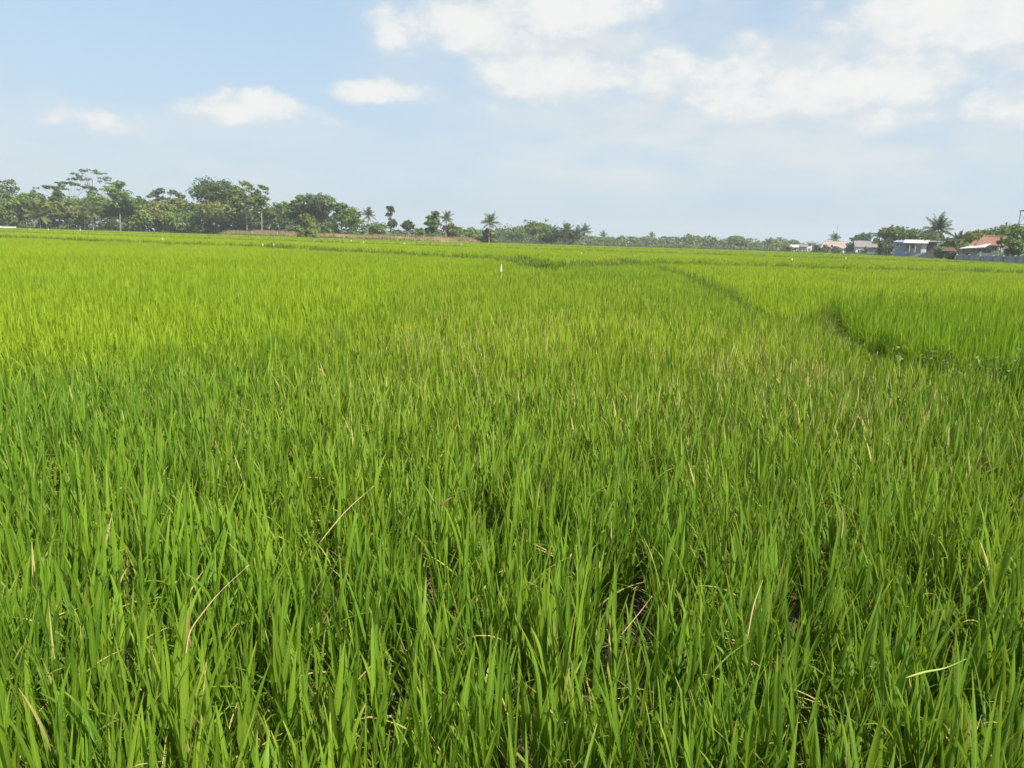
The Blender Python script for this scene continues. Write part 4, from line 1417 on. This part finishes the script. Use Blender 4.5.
MB().box((X2(966.5), -0.66, 0), (X2(970), -0.602, 1.72)).build('door', MT['dark'], root)  # no door leaf: near-black slab paints the shade inside an open doorway
for px in (963, 973.5, 979):
    MB().box((X2(px) - .06, -1.5, 0), (X2(px) + .06, -1.38, zat(970, 248.0, Y))).build('porch_post', MT['wood'], root)

gable_house('cream_house', 1005, 1021, 249.2, 245.5, 106, 6, 'cream', 'greyroof', 'cream walled house half hidden by trees behind the concrete fence', openings=(('w', 0.1, 1.1, 1.0, 0.9),))

# concrete panel fence along the right
cf = empty('concrete_fence', (0, 0, 0))
tag(cf, 'grey concrete panel fence along the right edge of the field', 'fence')
fp = []
for px, Yy in ((957, 104), (969, 101.5), (980, 99), (993, 97), (1003.5, 95), (1015, 93), (1027, 91), (1040, 89), (1055, 87), (1072, 84)):
    b = base(px, Yy)
    fp.append((b, zat(px, 255.4 + 0.012 * (px - 980), Yy) if px > 975 else zat(px, 254.6, Yy)))
for k, ((a_, za_), (b_, zb_)) in enumerate(zip(fp[:-1], fp[1:])):
    d = (b_ - a_).normalized()
    nrm = Vector((d.y, -d.x, 0))
    p0 = a_ + d * 0.13; p1 = b_ - d * 0.13
    pm = MB()
    for j in range(3):
        z0 = za_ * j / 3 + 0.004; z1 = za_ * (j + 1) / 3 - 0.004
        pm.prism([p0 + Vector((0, 0, z0)), p1 + Vector((0, 0, z0)), p1 + Vector((0, 0, z1)), p0 + Vector((0, 0, z1))], -nrm * 0.06)
    pm.build('panel', MT['grey'], cf)
for (a_, za_) in fp:
    MB().box((a_.x - .11, a_.y - .12, 0), (a_.x + .11, a_.y + .10, za_ + 0.08)).build('post', MT['steel'], cf)

# steel tower at the right border
Y = 172
b = base(1024, Y)
tw = empty('steel_tower', b)
tag(tw, 'grey steel frame tower rising above the trees at the right border', 'tower')
hw = 6.0 * mpp(Y)
th_ = zat(1021, 211, Y)
for sx in (-1, 1):
    for sy in (-1, 1):
        MB().tube([(sx * hw * 1.15, sy * hw * 1.15, -0.1), (sx * hw, sy * hw, th_)], [0.11, 0.09], 6).build('leg', MT['steel'], tw)
br = MB()
for lv in (0.35, 0.55, 0.75):
    z = th_ * lv; q = hw * (1.15 - 0.15 * lv)
    for sx, sy, ex, ey in ((-1, -1, 1, -1), (1, -1, 1, 1), (1, 1, -1, 1), (-1, 1, -1, -1)):
        br.tube([(sx * q, sy * q, z), (ex * q, ey * q, z)], [0.05, 0.05], 5)
        br.tube([(sx * q, sy * q, z), (ex * q, ey * q, z + th_ * 0.2)], [0.04, 0.04], 5)
br.build('brace', MT['steel'], tw)
MB().box((-hw * 1.15, -hw * 1.15, th_), (hw * 1.15, hw * 1.15, th_ + 0.25)).build('platform', MT['steel'], tw)

# white wall in the left grove
wl = empty('garden_wall', base(4, 199))
tag(wl, 'low white wall at the foot of the trees by the left border', 'wall')
MB().box((-9, 0, 0), (3.0, 0.2, 1.2)).build('wall_body', MT['cream'], wl)
MB().box((-9.05, -0.05, 1.203), (3.05, 0.25, 1.27)).build('coping', MT['zinc'], wl)
for k in range(4):
    MB().box((-8.8 + k * 3.85, -0.08, 0), (-8.5 + k * 3.85, -0.004, 1.2)).build('pier', MT['cream'], wl)

# ------------------------------------------------------------------ white markers standing in the rice
plas = weathered('white_plastic', (0.70, 0.70, 0.62), (0.58, 0.58, 0.50), 6.0, 0.5)
bamboo = weathered('bamboo', (0.36, 0.30, 0.15), (0.28, 0.22, 0.1), 8.0, 0.6)
MARK = [
    (502, 272, 264, 2.1, 'white pointed marker standing up alone in mid field'),
    (5, 229.6, 226.0, 1.8, 'small white field marker at the far left below the white wall'),
    (30, 230, 227.4, 1.5, 'small white field marker left of the one below the yellowish palm'),
    (48, 231, 226.8, 1.9, 'small white field marker below the yellowish drooping palm'),
    (80, 232.0, 227.2, 1.9, 'small white field marker below the tallest grove tree'),
    (162, 240.5, 235.8, 1.9, 'small white field marker below the wispy peaked tree'),
    (262.5, 246, 241.6, 1.8, 'small white field marker below the right slender tree'),
    (273.5, 246, 241.0, 1.2, 'thin white field marker right of the one below the slender pair'),
    (314.5, 241.8, 238.4, 2.3, 'white field marker standing just below the olive bush'),
    (351, 242.4, 238.6, 2.6, 'white field marker below the bright light green tree'),
    (363.5, 243.2, 240.4, 2.2, 'small white field marker below the slender lone palm'),
    (404, 244.6, 241.4, 2.4, 'white field marker below the small dark round tree'),
    (461, 246.0, 241.2, 1.5, 'thin white field marker left of the mid field palm'),
    (582, 254.5, 250.8, 1.3, 'pale field marker below the palm cluster'),
    (793, 260.8, 256.4, 1.8, 'white field marker below the tiny white house'),
    (846.5, 259.2, 255.6, 2.2, 'white field marker below the pink roofed house'),
    (862.5, 257.2, 254.8, 1.3, 'small white field marker below the grey roofed house'),
]
for px, yb, yt, wpx, lab in MARK:
    drop = yb - hy(px)
    Yd = min(max((CAM.z - 0.61) * F / max(drop, 1.5), 8), 165)
    b = base(px, Yd)
    zt_ = zat(px, yt, Yd)
    if px != 502: zt_ = zt_ - 0.35 * (zt_ - zat(px, yb, Yd))
    w = wpx * mpp(Yd) * (1.0 if px == 502 else 0.62)
    o = empty('field_marker', b, random.uniform(-0.4, 0.4))
    tag(o, lab, 'marker', 'white markers standing in the rice')
    z0 = zat(px, yb - 0.5, Yd)
    MB().tube([(0, 0, -0.05), (0.01, 0, zt_ - 0.03)], [0.016, 0.012], 6).build('stake', bamboo, o)
    sm = MB()
    hgt = zt_ - z0
    k = 7
    rings = [(0.50, 0.0), (0.46, 0.12), (0.34, 0.4), (0.20, 0.7), (0.07, 0.97)]
    V = []; Q = []
    for (rr, f) in rings:
        for j in range(k):
            an_ = 2 * PI * j / k
            q = w * rr * (1 + 0.25 * math.sin(an_ * 2 + px + f * 3))
            V.append((q * math.cos(an_) + w * 0.08 * f, q * math.sin(an_), z0 + hgt * f + (0.06 * hgt * math.sin(an_ * 3 + px) if f == 0 else 0)))
    for i_ in range(len(rings) - 1):
        for j in range(k):
            Q.append((i_ * k + j, i_ * k + (j + 1) % k, (i_ + 1) * k + (j + 1) % k, (i_ + 1) * k + j))
    sm.v = V; sm.f = Q + [tuple(range((len(rings) - 1) * k, len(rings) * k))]
    sm.build('plastic_cover', plas, o, True)

# ------------------------------------------------------------------ weeds on the near end of the bund
for px, py, Yd, hgt, lab in ((905, 352, 6.9, 0.56, 'pale leafy weed on the bund edge, the one farther into the field'),
                             (962, 357, 6.5, 0.60, 'pale leafy weed on the bund between two others'),
                             (1000, 362, 6.2, 0.66, 'largest pale leafy weed on the bund by the right border')):
    b = at(px, py, Yd); b.z = 0.0
    r = np.random.default_rng(px)
    o = empty('weed_plant', b)
    tag(o, lab, 'weed', 'leafy weeds on the bund')
    st = MB(); P_ = []
    for k in range(9):
        a_ = r.uniform(0, 6.28); e = Vector((0.22 * math.cos(a_) * r.uniform(.5, 1.3), 0.16 * math.sin(a_), hgt * r.uniform(0.85, 1.08)))
        st.tube([(0, 0, -0.02), e * 0.55 + Vector((0, 0, 0.05)), e], [0.005, 0.004, 0.002], 5)
        for j in range(7):
            f = 0.6 + 0.4 * j / 6
            P_.append(np.array(e * f) + r.normal(0, 0.025, 3))
    st.build('stem', FOL['light'], o)
    P_ = np.array(P_)
    V, Q = cards(P_, np.tile([0, -0.3, 1.0], (len(P_), 1)), 0.026, r, 1.9)
    link_mesh('foliage', np_mesh('foliage', V, Q, FOL['mid'], dict(tone=np.repeat(r.uniform(0.4, 1, len(P_)), 4))), o)

# ------------------------------------------------------------------ single dead straws and leaves that stand out near the camera
straw = weathered('straw', (0.52, 0.40, 0.20), (0.40, 0.26, 0.12), 14.0, 0.7, c3=(0.30, 0.13, 0.06))
rust = weathered('dead_leaf_brown', (0.26, 0.135, 0.06), (0.19, 0.09, 0.04), 20.0, 0.7)
pale_green = weathered('pale_leaf', (0.32, 0.40, 0.10), (0.25, 0.34, 0.06), 20.0, 0.5)


def blade(name, pix, Yd, wpx, mat, label, bend=0.0):
    """a folded leaf through the given pixels at about distance Yd, real thickness from its fold"""
    Yd = min(gpt(x, y, 0.585).y for x, y in pix)
    P = [at(x, y, Yd + bend * i_) for i_, (x, y) in enumerate(pix)]
    # smooth the polyline
    pts = []
    for i_ in range(len(P) - 1):
        p0, p1, p2, p3 = P[max(i_ - 1, 0)], P[i_], P[i_ + 1], P[min(i_ + 2, len(P) - 1)]
        for k in range(5):
            t = k / 5
            pts.append(0.5 * ((2 * p1) + (p2 - p0) * t + (2 * p0 - 5 * p1 + 4 * p2 - p3) * t * t + (3 * p1 - p0 - 3 * p2 + p3) * t ** 3))
    pts.append(P[-1])
    w = wpx * 0.58 * mpp(Yd)
    o0 = pts[0].copy()
    mb_ = MB()
    n = len(pts)
    mb_.tube([p - o0 for p in pts], [max(0.0006, w * 0.5 * min(1, 0.35 + 3 * i_ / n) * (1 - (i_ / (n - 1)) ** 2.2)) for i_ in range(n)], 5)
    ob = mb_.build(name, mat, None, True)
    ob.location = o0
    tag(ob, label, 'straw' if mat is straw else 'leaf')
    return ob


blade('dry_straw', [(186, 655), (190, 632), (205, 610), (222, 590), (249, 565)], 1.80, 3.4, straw, 'pale tan straw curving up out of the rice at lower left', 0.01)
blade('dead_leaf', [(191, 648), (188, 630), (189, 614)], 1.79, 5.5, rust, 'short rusty brown dead leaf at the foot of the curving straw')
blade('dead_leaf', [(322, 624), (327, 614), (332, 606)], 1.90, 3.6, rust, 'little rusty leaf tip right of the curving straw')
blade('dead_leaf', [(440, 506), (446, 501), (452, 497)], 2.65, 6.0, rust, 'reddish brown dead leaf lying in the middle of the near rice')
blade('dry_straw', [(747, 640), (752, 612), (757, 595), (763, 580)], 1.85, 3.4, straw, 'tan upright straw in the dark rice at lower right', 0.01)
blade('dry_straw', [(318, 545), (345, 512), (374, 486)], 2.45, 2.6, straw, 'thin tan straw leaning right in the middle left of the rice', 0.02)
blade('dry_straw', [(841, 540), (843, 522), (842, 506)], 2.45, 2.8, straw, 'short tan straw standing upright in the rice at right')
blade('pale_leaf', [(905, 678), (925, 672), (945, 668), (966, 659)], 1.62, 5.0, pale_green, 'pale green leaf bent flat across the rice at lower right')
blade('dry_straw', [(620, 636), (640, 612), (652, 596)], 1.9, 2.6, straw, 'thin straw leaning over the bare patch of mud')
